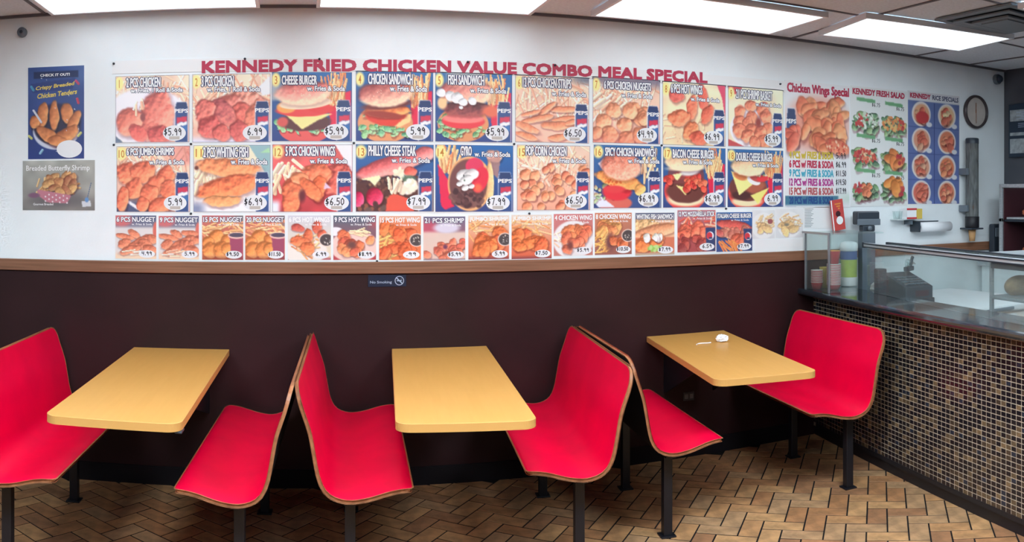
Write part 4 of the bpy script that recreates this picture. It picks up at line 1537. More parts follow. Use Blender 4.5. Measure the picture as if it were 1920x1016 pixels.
def w15(A):
    A.bg((226, 130, 90), (232, 120, 70))
    A.mix(1 - sst(0, .2, A.V), (220, 200, 180), .5)
    A.fries(36, -.1, .45, .35, .95, -1.4, .6, .22, .022, ((250, 206, 120), (246, 184, 100)))
    A.lumps(12, .1, .2, .9, .85, .10, .15, [(236, 108, 56), (228, 90, 50)], 1.4)
    sauce(A)


def sh21(A):
    A.bg((110, 104, 132), (206, 84, 80))
    A.ell(.1, .3, .26, .2, (190, 84, 104), soft=.3)
    A.mix(sst(.3, .4, A.V), (228, 206, 190), .9)
    A.ell(.55, .26, .3, .12, (216, 208, 224), soft=.3)
    A.lumps(20, .05, .55, .98, .95, .07, .11, [(226, 110, 84), (214, 94, 76)], 1.2)
    A.ell(.52, .7, .05, .05, (110, 60, 90), soft=.6)
    A.mix(sst(.95, 1, A.V), (120, 90, 110), .7)


def shj(A, s_):
    A.bg((236, 206, 170), (214, 90, 60))
    A.fries(30, -.1, .1, .8, .4, -1.2, 1.2, .3, .018, ((248, 180, 110), (240, 150, 90), (250, 204, 150)))
    A.lumps(9, .1, .4, .85, .85, .12, .17, [(238, 112, 58), (230, 96, 56)], 1.3)
    A.mix(1 - sst(.0, .16, A.V), (222, 214, 210), .7)
    A.mix(sst(.9, 1, A.V), (110, 60, 74), .7)
    if s_:
        sauce(A)


def cw4(A):
    A.bg((204, 120, 120), (190, 120, 110))
    A.ell(.5, .62, .52, .46, (232, 226, 226), soft=.05)
    A.fries(16, .0, .4, .3, .8, -.5, 1.2, .22, .018)
    A.lumps(9, .25, .36, .85, .6, .11, .16, [(234, 122, 76), (226, 104, 74)], 1.4)
    A.lumps(5, .25, .65, .7, .85, .11, .15, [(222, 104, 76)], 1.3)
    A.ell(.42, .76, .07, .1, (120, 64, 60), soft=.6)


def cw8(A):
    A.bg((206, 130, 100), (150, 90, 80))
    A.lumps(10, .1, .25, .8, .5, .12, .16, [(236, 156, 90), (232, 130, 80)], 1.2)
    A.fries(34, -.1, .5, .3, .95, -1.2, .8, .25, .018, ((250, 196, 110), (240, 170, 90)))
    A.ell(.42, .7, .12, .2, (120, 70, 70), soft=.5)
    A.lumps(5, .5, .66, .8, .85, .10, .13, [(222, 104, 64)], 1.2)
    sauce(A)


def wfs(A):
    A.bg((100, 108, 134), (206, 196, 180))
    A.mix(sst(.14, .2, A.V), (240, 190, 150))
    A.lump(.3, .34, .4, .22, (244, 190, 130), .1, hi=(250, 226, 180))
    A.lump(.5, .44, .62, .17, (238, 150, 106), -.18, hi=(250, 206, 160), wob=.05)
    A.mix(sst(.56, .6, A.V), (214, 120, 90))
    A.lumps(5, .1, .66, .7, .8, .12, .16, [(232, 116, 62)], 1.4)
    A.lumps(8, .25, .55, .7, .62, .06, .09, [(240, 236, 226)], 1.4, hi=(252, 252, 250))
    A.bits(22, .5, .85, .22, .06, .05, [(150, 200, 90), (190, 220, 140)])
    A.mix(sst(.92, .98, A.V), (190, 170, 150))


def logo(A, u, v, r):
    A.poly([(u - .13, v - .2), (1, v - .2), (1, 1), (u - .1, 1)], (52, 66, 108))
    A.ell(u, v, r, r, (236, 236, 242), soft=.08)
    A.ell(u - .02, v, r * .8, r * .85, (206, 56, 66), soft=.1)
    A.ell(u + .01, v + r * .55, r * .5, r * .25, (52, 66, 108), soft=.2)


def moz(A):
    A.bg((196, 120, 130), (170, 74, 74))
    A.fries(30, -.05, .12, 1, .5, -1.6, 1.2, .3, .024, ((240, 110, 80), (228, 84, 66), (250, 190, 160)))
    A.lumps(8, .1, .4, .7, .6, .12, .16, [(238, 104, 78)], 1.3)
    A.lumps(10, .1, .65, .7, .95, .08, .12, [(190, 70, 62), (150, 54, 54)], 1.3)
    logo(A, .86, .62, .1)


def icb(A):
    A.bg((48, 100, 166), (60, 76, 130))
    A.lump(.5, .34, .55, .14, (204, 76, 72), .15, hi=(240, 130, 110), wob=.05)
    A.lumps(10, .05, .45, .9, .6, .09, .13, [(206, 110, 94), (226, 150, 120), (190, 80, 76)], 1.4)
    A.lumps(4, .5, .64, .75, .75, .12, .14, [(222, 96, 72)], 1.2)
    A.fries(26, .05, .7, .6, .85, .4, 1.2, .3, .02, ((240, 150, 80), (232, 126, 70)))
    logo(A, .88, .62, .1)


def plate(A, f):
    A.bg((232, 232, 232), (226, 226, 228), 4, .05)
    A.ell(.5, .55, .5, .46, (244, 242, 240), soft=.04)
    A.fries(40, .15, .25, .8, .7, -1, 1.2, .28, .022, ((246, 206, 140), (240, 186, 120), (250, 226, 176)))
    A.lumps(4, .25, .55, .7, .75, .12, .15, [(236, 176, 110)], 1.8)
    if f:
        A.ell(.8, .4, .11, .09, (150, 60, 66), soft=.1)
    else:
        A.ell(.4, .55, .1, .05, (120, 110, 90), soft=.5)


# ------------------------------------------------------------------ poster rectangles on the wall in metres: x0, x1, z0, z1
R = {'p1':(-0.968,-0.561,1.857,2.221),'p2':(-0.544,-0.123,1.855,2.222),'p3':(-0.115,0.315,1.859,2.230),'p4':(0.336,0.757,1.861,2.236),'p5':(0.769,1.201,1.862,2.238),'p6':(1.219,1.655,1.866,2.238),'p7':(1.678,2.102,1.872,2.248),'p8':(2.120,2.548,1.871,2.246),'p9':(2.567,2.974,1.875,2.245),'p10':(-0.962,-0.557,1.479,1.837),'p11':(-0.538,-0.123,1.480,1.839),'p12':(-0.112,0.318,1.480,1.842),'p13':(0.336,0.760,1.481,1.844),'p14':(0.769,1.207,1.479,1.845),'p15':(1.229,1.661,1.486,1.851),'p16':(1.684,2.111,1.496,1.860),'p17':(2.123,2.548,1.497,1.860),'p18':(2.563,2.974,1.498,1.858),
     's1':(-0.968,-0.742,1.223,1.459),'s2':(-0.728,-0.509,1.223,1.457),'s3':(-0.491,-0.269,1.222,1.460),'s4':(-0.258,-0.046,1.223,1.460),'s5':(-0.029,0.201,1.223,1.460),'s6':(0.215,0.445,1.222,1.460),'s7':(0.462,0.689,1.220,1.457),'s8':(0.704,0.935,1.217,1.453),'s9':(0.953,1.183,1.217,1.458),'s10':(1.198,1.431,1.215,1.460),'s11':(1.444,1.678,1.228,1.464),'s12':(1.691,1.920,1.228,1.469),'s13':(1.944,2.197,1.218,1.467),'s14':(2.218,2.477,1.229,1.481),'s15':(2.484,2.741,1.224,1.466),'s16':(2.741,2.908,1.298,1.477),'s17':(2.917,3.128,1.300,1.483),'blank':(2.761,3.133,1.209,1.291),'plist':(3.133,3.227,1.355,1.492),'pwhite':(3.227,3.440,1.352,1.494),
     'wings':(2.990,3.513,1.495,2.311),'salad':(3.527,4.040,1.499,2.318),'rice':(4.050,4.577,1.511,2.329),'tend':(-1.472,-1.146,1.773,2.289),'shr':(-1.504,-1.085,1.486,1.764),'head':(-0.983,2.982,2.24,2.302),'htext':(-0.489,2.418,2.226,2.292),'nosm':(0.402,0.608,1.077,1.140),'outlet':(2.265,2.319,0.350,0.376),}


def board(name, label, cat, key, group, m=.0035, d=.0025, mt='sheet'):
    x0, x1, z0, z1 = R[key]
    w_, h_ = x1 - x0, z1 - z0
    o = B().box(-m, w_ + m, -d, 0, -m, h_ + m).build(name, M[mt], None, (x0, WY, z0))
    tag(o, label, cat, group)
    return o, w_, h_


YP = -.0029            # print plane in front of the sheet


def picture(o, A, w_, h_):
    return link('picture', A.mesh(w_, h_), o, (0, YP, 0))


def sticker(o, u, v, ru, rv, w_, h_, price, mat_='paper', strip=True):
    st_ = B()
    n = 28
    st_.face([(u * w_ + ru * w_ * math.cos(2 * math.pi * k / n), YP - .0012, (1 - v) * h_ + rv * h_ * math.sin(2 * math.pi * k / n)) for k in range(n)])
    so = st_.build('price_sticker', M[mat_], o)
    if strip:
        B().box((u - ru * .45) * w_, (u + ru * .45) * w_, YP - .0016, YP - .0013, (1 - v - rv * .82) * h_, (1 - v - rv * .42) * h_).build('grey_strip', M['clockface'], so)
    pw = B()
    x0, x1 = (u - ru * (.9 if price[0] == '$' else .62)) * w_, (u + ru * .68) * w_
    put_hand(pw, price, x0, x1, (1 - v - rv * .28) * h_, (1 - v + rv * .6) * h_, YP - .0018, h_ * (.013 if strip else .016))
    pw.build('handwritten_price', M['ink'], so)


BIG = [
    ('p1', a1, '1', '2 PCS CHICKEN', 'w. Fries, 1 Roll & Soda', (.15, .61, .03, .17), (.21, .91, .19, .26), '$5.99', 'two large chicken pieces, starting the upper row'),
    ('p2', a2, '2', '3 PCS CHICKEN', 'w. Fries, 1 Roll & Soda', (.12, .53, .03, .18), (.19, .87, .19, .27), '6.99', 'three chicken legs, second in the upper row'),
    ('p3', a3, '3', 'CHEESE BURGER', 'w. Fries & Soda', (.125, .56, .05, .18), (.44, .91, .20, .27), '$5.99', 'a cheeseburger with yellow cheese on blue'),
    ('p4', a4, '4', 'CHICKEN SANDWICH', 'w. Fries & Soda', (.16, .73, .03, .18), (.44, .92, .20, .28), '5.99', 'a chicken sandwich on a big green lettuce leaf'),
    ('p5', a5, '5', 'FISH SANDWICH', 'w. Fries & Soda', (.165, .63, .03, .17), (.45, .92, .21, .28), '$5.99', 'a fish sandwich dripping white sauce over tomato'),
    ('p6', a6, '6', '12 PCS CHICKEN STRIPS', 'w. Fries & Soda', (.10, .75, .03, .17), (.49, .96, .22, .29), '$6.50', 'a pile of long chicken strips'),
    ('p7', a7, '7', '6 PCS CHICKEN NUGGETS', 'w. Fries & Soda', (.165, .86, .05, .17), (.42, .88, .22, .29), '$4.99', 'round pale orange nuggets under a dark top'),
    ('p8', a8, '8', '6 PCS HOT WINGS', 'w. Fries & Soda', (.13, .62, .03, .17), (.44, .90, .22, .28), '$6.99', 'small drumsticks on a cream ground'),
    ('p9', a9, '9', '21 PCS SHRIMP BASKET', 'w. Fries & Soda', (.14, .79, .04, .19), (.49, .96, .24, .30), '$5.99', 'a basket of fried shrimp, ending the upper row'),
    ('p10', a10, '10', '6 PCS JUMBO SHRIMPS', 'w. Fries & Soda', (.14, .78, .03, .17), (.45, .92, .21, .28), '5.99', 'large orange shrimps, at the start of the lower row'),
    ('p11', a11, '11', '2 PCS WHITING FISH', 'w. Fries & Soda', (.13, .71, .03, .18), (.49, .96, .21, .29), '$6.99', 'two long orange fish fillets'),
    ('p12', a12, '12', '5 PCS CHICKEN WINGS', 'w. Fries & Soda', (.165, .78, .03, .17), (.47, .93, .21, .28), '$6.50', 'bent red brown chicken wings'),
    ('p13', a13, '13', 'PHILLY CHEESE STEAK', 'w. Fries & Soda', (.16, .77, .02, .17), (.46, .95, .20, .27), '$7.99', 'a long cheese steak roll and dark red peppers'),
    ('p14', a14, '14', 'GYRO', 'w. Fries & Soda', (.32, .46, .02, .16), (.50, .96, .10, .17), '$7.99', 'a round gyro wrap with white sauce on blue'),
    ('p15', a15, '15', 'POP CORN CHICKEN', 'w. Fries & Soda', (.12, .67, .02, .16), (.48, .94, .20, .27), '$6.50', 'a heap of small popcorn chicken balls'),
    ('p16', a16, '16', 'SPICY CHICKEN SANDWICH', 'w. Fries & Soda', (.165, .91, .04, .17), (.50, .97, .21, .28), '$6.99', 'a spicy chicken sandwich under a seeded pink bun'),
    ('p17', a17, '17', 'BACON CHEESE BURGER', 'w. Fries & Soda', (.15, .81, .04, .18), (.31, .78, .21, .28), '$6.99', 'a burger with red bacon and melted cheese'),
    ('p18', a18, '18', 'DOUBLE CHEESE BURGER', 'w. Fries & Soda', (.15, .80, .06, .20), (.44, .91, .24, .30), '6.99', 'a double cheeseburger with two cheese corners'),
]
for k, (key, fn, num, title, sub, tb, sb, price, desc) in enumerate(BIG):
    o, w_, h_ = board('menu_poster', 'square menu poster numbered %s showing %s' % (num, desc), 'poster', key, 'large numbered menu posters')
    A = Art(w_, h_, 100, 100 + k)
    fn(A)
    A.can()
    A.num(len(num) > 1)
    A.I = np.clip((A.I - 120) * 1.06 + 129, 14, 252)          # slightly washed print
    A.frame()
    picture(o, A, w_, h_)
    t = B()
    put_text(t, title, tb[0] * w_, tb[1] * w_, (1 - tb[3]) * h_, (1 - tb[2]) * h_, YP - .0009, 0, .0058, fat=.0017)
    t.build('title_lettering', [M['white'], M['outline']], o)
    t = B()
    put_text(t, sub, sb[0] * w_, sb[1] * w_, (1 - sb[3]) * h_, (1 - sb[2]) * h_, YP - .0009, 0, .0042, fat=.0013)
    t.build('subtitle_lettering', [M['white'], M['outline']], o)
    t = B()
    put_text(t, num, (.028 if len(num) > 1 else .035 if k else .047) * w_, (.108 if len(num) > 1 else .068 if k else .056) * w_, .825 * h_, .945 * h_, YP - .0009, .01)
    t.build('number', M['orange'], o)
    t = B()
    put_text(t, 'PEPS', .803 * w_, .983 * w_, .435 * h_, .495 * h_, YP - .0009, .03)
    t.build('can_lettering', M['white'], o)
    sticker(o, .80, .865, .155, .115, w_, h_, price)

SMALL = [
    ('s1', lambda A: nug(A, .9), '6 PCS NUGGET', '4.99', 0, 'nuggets and fries, first of the small row'),
    ('s2', lambda A: nug(A, 0), '9 PCS NUGGET', '5.99', 0, 'nine nuggets, second of the small row'),
    ('s3', n15, '15 PCS NUGGET', '$9.50', 0, 'orange nuggets with a sauce cup, priced nine fifty'),
    ('s4', n15, '20 PCS NUGGET', '$11.50', 0, 'orange nuggets with a sauce cup, priced eleven fifty'),
    ('s5', w6, '6 PCS HOT WINGS', '6.99', 1, 'hot wings and dark sauce under a title paled by glare'),  # glare over the title is put into the print, outline left off
    ('s6', w9, '9 PCS HOT WING', '$8.99', 0, 'nine hot wings below a dark slate title'),
    ('s7', w15, '15 PCS HOT WING', '.99', 1, 'bright orange hot wings with yellow fries'),
    ('s8', sh21, '21 PCS SHRIMP', '$5.99', 0, 'many small red shrimps below a purple title'),
    ('s9', lambda A: shj(A, 1), 'JUMBO SHRIMP', '5.99', 1, 'orange jumbo shrimp with a dark sauce cup'),
    ('s10', lambda A: shj(A, 0), 'JUMBO SHRIMP', '$7.50', 1, 'orange jumbo shrimp without sauce cup'),
    ('s11', cw4, '4 CHICKEN WING', '$5.99', 1, 'chicken wings on a pale plate'),
    ('s12', cw8, '8 CHICKEN WING', '$10.50', 1, 'chicken wings with sauce cup, priced ten fifty'),
    ('s13', wfs, 'WHITING FISH SANDWICH', '$7.99', 0, 'a fish sandwich roll with green lettuce'),
    ('s14', moz, '12 PCS MOZZARELLA STICK', '6.59', 0, 'red mozzarella sticks'),
    ('s15', icb, 'ITALIAN CHEESE BURGER', '$7.99', 0, 'an Italian cheeseburger with sausage and fries on blue'),
]
for k, (key, fn, title, price, faint, desc) in enumerate(SMALL):
    o, w_, h_ = board('menu_card', 'small laminated menu card showing %s' % desc, 'menu card', key, 'small menu cards above the wood rail', .004)
    A = Art(w_, h_, 66, 300 + k)
    fn(A)
    A.I = np.clip((A.I - 120) * 1.0 + 130, 20, 250)
    picture(o, A, w_, h_)
    t = B()
    narrow = len(title) > 16
    put_text(t, title, .03 * w_, .97 * w_, .855 * h_, .965 * h_, YP - .0009, 0, .0036 if not faint else None, fat=.0013)
    t.build('title_lettering', [M['white'], M['outline']], o)
    t = B()
    put_text(t, 'w. Fries & Soda', .40 * w_, .90 * w_, .775 * h_, .825 * h_, YP - .0009, .012)
    t.build('subtitle_lettering', M['white'], o)
    sticker(o, .77, .885, .20, .09, w_, h_, price, strip=False)
for k, (key, lab) in enumerate((('s16', 'faded photo card of fries with a red sauce cup'), ('s17', 'photo card of fried fish and fries, nearest the glass cabinet'))):
    o, w_, h_ = board('photo_card', lab, 'menu card', key, None, .004)
    A = Art(w_, h_, 50, 400 + k)
    plate(A, k == 0)
    A.I = A.I * .8 + 46
    picture(o, A, w_, h_)
board('blank_sheet', 'blank white sheet below the two photo cards', 'paper', 'blank', None, .0)
o, w_, h_ = board('price_list', 'white paper price list with faint grey lines beside the flyer', 'paper', 'plist', None, .0)
t = B()
for k in range(12):
    t.box(.01, w_ * (.85 - .1 * (k % 3)), YP - .0003, YP, h_ - .012 - k * .0105, h_ - .009 - k * .0105)
t.build('printed_lines', M['mplastic'], o)
board('white_panel', 'plain white paper panel behind the red flyer', 'paper', 'pwhite', None, .0)

# header banner
o, w_, h_ = board('header_banner', 'long white banner with red capital letters over the menu posters', 'banner', 'head', None, .004)
hx0, hx1, hz0, hz1 = R['htext']
x0, z0 = R['head'][0], R['head'][2]
t = B()
put_text(t, 'KENNEDY FRIED CHICKEN VALUE COMBO MEAL SPECIAL', hx0 - x0, hx1 - x0, 2.231 - z0, 2.290 - z0, YP - .0008, 0, slope=.0085, fat=.0062)
t.build('red_lettering', M['maroon'], o)

# wings poster
def wings_art(A):
    A.bg((240, 240, 242))
    A.ell(.02, .6, .14, .1, (246, 170, 150), soft=.8, al=.6)
    A.ell(.5, .33, .30, .22, (240, 140, 110), soft=.35, al=.8)
    A.can(.01, .165, .21)
    A.poly([(0, .5), (.2, .5), (.2, 1), (0, 1)], (240, 240, 242))
    A.lumps(34, .24, .16, .92, .52, .035, .062, [(244, 122, 82), (240, 106, 74), (248, 146, 98)], 1.7, hi=(254, 200, 150), wob=.26)
    A.lumps(6, .02, .40, .2, .52, .04, .055, [(232, 92, 72)], 1.6, hi=(250, 170, 140))
    A.lump(.80, .50, .13, .07, (226, 110, 84), .3)
    A.bits(40, .8, .5, .12, .06, .012, [(250, 206, 170), (214, 86, 70), (240, 150, 110)])
    A.mix((sst(.905, .915, A.V) * (1 - sst(.97, 1.0, A.V))) * (1 - sst(.8, .84, A.U)), (70, 124, 150))
    A.mix(sst(.84, 1, A.V) * sst(.7, 1, A.U) * (1 - sst(.9, 1.0, A.V)), (150, 206, 160), .6)
    A.I = A.I * .92 + 16


o, w_, h_ = board('wings_poster', 'tall poster of orange chicken wings with coloured price lines', 'poster', 'wings', 'tall posters beside the counter', .004)
A = Art(w_, h_, 190, 500)
wings_art(A)
picture(o, A, w_, h_)
t = B()
put_text(t, 'Chicken Wings Special', .03 * w_, .99 * w_, .895 * h_, .985 * h_, YP - .0009, 0, fat=.004)
t.build('title_lettering', M['maroon'], o)
t = B()
put_text(t, 'PEPS', .01 * w_, .16 * w_, .665 * h_, .70 * h_, YP - .0009, .03)
t.build('can_lettering', M['white'], o)
lines = [('4 PCS w/ FRIES & SODA', (214, 188, 70), '5.99'), ('6 PCS w/ FRIES & SODA', (198, 60, 88), '$6.99'), ('9 PCS w/ FRIES & SODA', (84, 176, 200), '$11.50'),
         ('12 PCS w/ FRIES & SODA', (184, 70, 146), '$14.50'), ('15 PCS w/ FRIES & SODA', (190, 96, 100), '$17.99'), ('20 PCS w/ FRIES & SODA', (52, 84, 140), '')]
for k, (s_, c, pr) in enumerate(lines):
    v1 = .555 + k * .0725
    t = B()
    m_ = mat('print_line_%d' % k, c, .4, .3)
    put_text(t, s_, .06 * w_, .74 * w_, (1 - v1 - .056) * h_, (1 - v1) * h_, YP - .0009, 0, fat=.0028)
    lo = t.build('price_line', m_, o)
    if pr:
        t = B()
        put_hand(t, pr, .78 * w_, .95 * w_, (1 - v1 - .046) * h_, (1 - v1 - .002) * h_, YP - .0009, .005)
        t.build('handwritten_price', M['ink'], lo)

# salad poster
def salad_art(A):
    A.bg((236, 238, 236))
    for k in range(6):
        u, v = (.25, .76)[k % 2], (.30, .60, .87)[k // 2] + (.01 if k % 2 else 0)
        greens(A, 34, u - .2, v - .07, u + .2, v + .075, .032, ((70, 110, 78), (96, 140, 88), (52, 84, 66), (140, 170, 110)))
        if k == 0:
            A.bits(70, u, v - .02, .13, .07, .014, [(240, 244, 236), (214, 226, 206), (120, 170, 120), (206, 70, 70)])
        elif k == 1:
            A.bits(60, u, v - .02, .13, .06, .016, [(240, 190, 120), (232, 150, 90), (226, 120, 76)])
        elif k == 2:
            A.bits(60, u, v - .02, .12, .06, .015, [(236, 120, 90), (244, 210, 170), (210, 76, 66)])
        elif k == 3:
            A.lumps(6, u - .1, v - .05, u + .1, v + .03, .035, .05, [(224, 120, 66)], 1.6)
        elif k == 4:
            A.lumps(12, u - .13, v - .05, u + .13, v + .03, .02, .03, [(232, 120, 84)], 1.2)
        else:
            A.lumps(5, u - .1, v - .08, u + .08, v + .03, .04, .055, [(236, 130, 62)], 1.6)
        A.bits(8, u - .13 if k % 2 == 0 else u + .12, v - .02, .04, .05, .02, [(190, 56, 66), (206, 80, 76)])
        uu = (.10, .60)[k % 2]
        vv = (.085, .39, .68)[k // 2] + .015 * (k % 2)
        A.poly([(uu, vv), (uu + .32, vv + .012), (uu + .32, vv + .042), (uu, vv + .03)], (112, 172, 122))
    A.I = A.I * .92 + 16


o, w_, h_ = board('salad_poster', 'tall white poster showing six plates of fresh green salad', 'poster', 'salad', 'tall posters beside the counter', .004)
A = Art(w_, h_, 190, 501)
salad_art(A)
picture(o, A, w_, h_)
t = B()
put_text(t, 'KENNEDY FRESH SALAD', .03 * w_, .95 * w_, .937 * h_, .985 * h_, YP - .0009, 0, fat=.003)
t.build('title_lettering', M['maroon'], o)
for k in range(6):
    t = B()
    uu = (.36, .80)[k % 2]
    vv = (.135, .44, .735)[k // 2] + .015 * (k % 2)
    put_hand(t, '$6.75', uu * w_, (uu + .15) * w_, (1 - vv - .02) * h_, (1 - vv + .01) * h_, YP - .0009, .0035)
    t.build('handwritten_price', M['ink'], o)

# rice poster
def rice_art(A):
    A.bg((104, 120, 172), (92, 108, 166), 8, .15)
    A.mix(1 - sst(.075, .085, A.V), (226, 226, 230))
    for k in range(8):
        u, v = (.25, .75)[k % 2], .195 + .235 * (k // 2)
        A.ell(u, v, .115, .112, (236, 226, 222), soft=.05)
        c = [(232, 170, 130), (236, 196, 150), (232, 160, 130), (226, 130, 96), (228, 160, 130), (232, 130, 90), (226, 110, 92), (230, 140, 104)][k]
        A.ell(u, v, .095, .092, c, soft=.12, wob=.06)
        A.lumps(10, u - .08, v - .06, u + .08, v + .06, .02, .035, [tuple(int(q * .95) for q in c), (214, 96, 76)], 1.4)
        if k == 0:
            A.ell(u + .02, v + .03, .08, .055, (200, 64, 66), soft=.15)
        A.poly([(u - .25 + .005, v + .116), (u + .25, v + .116), (u + .25, v + .121), (u - .245, v + .121)], (60, 72, 128))
        A.ell(u + .15, v + .09, .035, .022, (226, 226, 230), soft=.2)
    A.mix((1 - sst(.004, .012, np.abs(A.U - .5))) * (A.V > .085), (60, 72, 128))
    A.I = A.I * .92 + 14


o, w_, h_ = board('rice_poster', 'tall blue poster showing eight round plates of orange rice dishes', 'poster', 'rice', 'tall posters beside the counter', .004)
A = Art(w_, h_, 190, 502)
rice_art(A)
picture(o, A, w_, h_)
t = B()
put_text(t, 'KENNEDY', .04 * w_, .42 * w_, .945 * h_, .985 * h_, YP - .0009, 0, fat=.003)
t.build('red_lettering', M['maroon'], o)
t = B()
put_text(t, 'RICE SPECIALS', .46 * w_, .98 * w_, .942 * h_, .985 * h_, YP - .0009, .03)
t.build('blue_lettering', M['outline'], o)

# tenders poster
def tend_art(A):
    A.bg((58, 84, 146), (46, 62, 126), 5, .15)
    A.mix(sst(.6, 1, A.U) * (1 - sst(.1, .3, A.V)), (96, 124, 176), .5)
    A.poly([(.1, .05), (.9, .05), (.9, .125), (.1, .125)], (34, 46, 88))
    A.poly([(.05, .18), (.85, .13), (.8, .25), (.08, .28)], (38, 48, 110), .6)
    A.ell(.5, .64, .28, .24, (44, 40, 76), soft=.08)
    A.ell(.5, .70, .26, .20, (206, 210, 226), soft=.04)
    A.ell(.5, .66, .25, .19, (50, 44, 70), soft=.06)
    for u, v, rx, ry, q in ((.26, .52, .06, .13, .1), (.70, .50, .07, .12, -.1), (.47, .53, .055, .16, 0), (.82, .60, .06, .14, .5), (.12, .60, .06, .07, 0), (.36, .74, .15, .07, .6), (.68, .74, .16, .08, -.5), (.5, .80, .1, .06, 0)):
        A.lump(u, v, rx, ry, (198, 108, 62), q, hi=(240, 172, 112))
    A.cap(.1, .47, .24, .60, .012, (214, 214, 226))
    for u, v, c, q in ((.88, .18, (196, 66, 104), .7), (.89, .38, (196, 50, 76), 1.2), (.08, .23, (70, 150, 190), .9), (.04, .76, (206, 206, 120), .6), (.92, .74, (206, 206, 120), -.7), (.24, .92, (150, 196, 220), -.8)):
        A.cap(u - .03 * math.cos(q), v - .025 * math.sin(q), u + .03 * math.cos(q), v + .025 * math.sin(q), .014, c, sh=0)
    A.bits(10, .5, .5, .45, .45, .006, [(226, 230, 240)])


o, w_, h_ = board('tenders_poster', 'upright dark blue poster of crispy breaded chicken tenders', 'poster', 'tend', None, .0)
A = Art(w_, h_, 150, 600)
tend_art(A)
picture(o, A, w_, h_)
t = B()
put_text(t, 'CHECK IT OUT!', .22 * w_, .75 * w_, .895 * h_, .925 * h_, YP - .0009, .03)
t.build('heading_lettering', M['white'], o)
t = B()
put_text(t, 'Crispy Breaded', .13 * w_, .82 * w_, .735 * h_, .79 * h_, YP - .0009, .03, shear=.15, slope=.10)
put_text(t, 'Chicken Tenders', .16 * w_, .87 * w_, .655 * h_, .71 * h_, YP - .0009, .03, shear=.15, slope=.09)
t.build('title_lettering', M['yellow'], o)
st_ = B()
st_.face([(.74 * w_ + .225 * w_ * math.cos(2 * math.pi * k / 28), YP - .001, .105 * h_ + .095 * h_ * math.sin(2 * math.pi * k / 28)) for k in range(28)])
st_.build('white_oval', M['paper'], o)

# butterfly shrimp poster
def shr_art(A):
    A.bg((176, 176, 168), (150, 146, 140), 5, .2)
    A.mix(sst(.7, .85, A.V), (120, 114, 112), .5)
    A.ell(.48, .74, .55, .2, (92, 84, 90), soft=.5, al=.6)
    A.fries(30, .2, .5, .72, .66, -1.6, .3, .24, .02, ((226, 190, 130), (206, 160, 100)))
    A.lumps(16, .26, .32, .72, .62, .06, .10, [(190, 124, 82), (176, 104, 74), (206, 146, 96)], 1.5)
    A.poly([(.2, .58), (.68, .70), (.62, .86), (.34, .84), (.22, .70)], (196, 126, 140))
    for i in range(7):
        for j in range(4):
            if (i + j) % 2:
                A.ell(.32 + i * .05, .68 + j * .045 + i * .006, .016, .018, (232, 220, 226), soft=.3)
    A.ell(.16, .70, .12, .05, (130, 92, 116), soft=.3)
    A.cap(.95, .45, .89, .8, .008, (90, 110, 140), sh=0)
    A.poly([(.82, .82), (.94, .8), (.95, .92), (.83, .93)], (214, 216, 222))
    A.ell(.89, .79, .04, .05, (110, 150, 200), soft=.3)


o, w_, h_ = board('shrimp_poster', 'wide olive grey poster of breaded butterfly shrimp below the blue one', 'poster', 'shr', None, .0)
A = Art(w_, h_, 96, 601)
shr_art(A)
picture(o, A, w_, h_)
t = B()
put_text(t, 'Breaded Butterfly Shrimp', .05 * w_, .93 * w_, .765 * h_, .905 * h_, YP - .0009, .005)
t.build('title_lettering', M['white'], o)
t = B()
put_text(t, 'Gourmet Breaded', .15 * w_, .43 * w_, .10 * h_, .145 * h_, YP - .0009, .01)
t.build('caption_lettering', M['white'], o)

# no smoking sign
o, w_, h_ = board('no_smoking_sign', 'small dark blue No Smoking sign on the brown panel', 'sign', 'nosm', None, .0, .004, 'sign')
o.location.y = WY - .006
t = B()
put_text(t, 'No Smoking', .05 * w_, .62 * w_, .22 * h_, .50 * h_, -.0045, .012)
t.build('sign_lettering', M['signw'], o)
t = B()
cxs, czs, rr = .82 * w_, .5 * h_, .4 * h_
n = 32
for k in range(n):
    a, b_ = 2 * math.pi * k / n, 2 * math.pi * (k + 1) / n
    t.face([(cxs + q * math.cos(g), -.0046, czs + q * math.sin(g)) for q, g in ((rr * .84, a), (rr, a), (rr, b_), (rr * .84, b_))])
t.face([(cxs + rr * .62 - .002, -.0047, czs - rr * .62 - .002), (cxs + rr * .62 + .002, -.0047, czs - rr * .62 + .002), (cxs - rr * .62 + .002, -.0047, czs + rr * .62 + .002), (cxs - rr * .62 - .002, -.0047, czs + rr * .62 - .002)])
t.box(cxs - rr * .55, cxs + rr * .5, -.0046, -.0044, czs - .003, czs + .003)
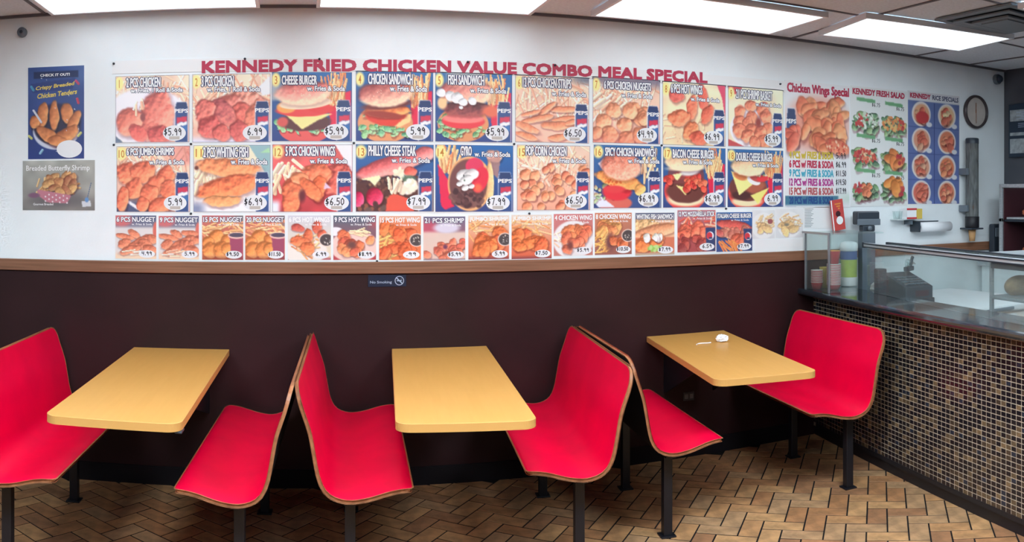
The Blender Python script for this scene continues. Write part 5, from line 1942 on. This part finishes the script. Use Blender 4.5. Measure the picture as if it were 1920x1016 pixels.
t.box(cxs + rr * .36, cxs + rr * .42, -.0046, -.0044, czs + .004, czs + .012)
t.build('no_smoking_symbol', M['signw'], o)

# wall socket low on the brown panel
so = thing('wall_socket', 'small dark wall socket low on the brown panel under the third table', 'socket', (2.29, WY - .006, .363))
B().bbox(-.036, .036, -.006, 0, -.026, .026, .002).build('cover_plate', M['dplastic'], so)
for x in (-.017, .017):
    B().bbox(x - .012, x + .012, -.008, -.006, -.014, .014, .001).build('outlet', M['mplastic'], so)

# small sensor at the top of the wall
ss_ = thing('wall_sensor', 'small grey blue wall sensor high above the tenders poster', 'sensor', (-1.505, WY, 2.49))
B().lathe([(.028, 0), (.028, .02), (.02, .03), (0, .031)], 24, axis='y').build('body', M['mplastic'], ss_)
B().lathe([(.010, .03), (.008, .036), (0, .037)], 16, axis='y').build('lens', M['navy'], ss_)

# pushpins at the poster corners
pin = B()
pin.lathe([(.0065, 0), (.0065, .004), (.0035, .006), (.0045, .012), (0, .013)], 12, axis='y')
pm = pin.mesh('pushpin', M['dplastic'])
for x, z, q in ((-.978, 2.292, 'near end of the white banner over the two large chicken pieces'), (-.978, 1.846, 'outer corner between large chicken pieces and jumbo shrimps'), (-.552, 1.846, 'corner where the chicken legs meet the two large pieces'),
                (-.552, 1.470, 'corner below the jumbo shrimps and fish fillets'), (.325, 1.850, 'corner between the cheeseburger and chicken sandwich posters'), (1.212, 1.854, 'corner between the fish sandwich and chicken strips posters'), (2.112, 1.866, 'corner between the nuggets and hot wings posters'),
                (-.26, 2.302, 'banner edge above the first word'), (.14, 2.300, 'banner edge above the second word'), (.95, 2.300, 'banner edge above the fish sandwich poster'), (1.45, 2.302, 'banner edge above the chicken strips poster'),
                (2.95, 2.285, 'far end of the banner, above the shrimp basket'), (2.55, 1.489, 'corner below the bacon and double cheeseburgers'), (1.30, 1.468, 'edge below the popcorn chicken poster'), (.45, 1.214, 'foot of the small cards near the No Smoking sign')):
    tag(link('pushpin', pm, None, (x, WY - .0025, z)), 'dark pushpin at the %s' % q, 'pushpin', 'pushpins along the menu posters')
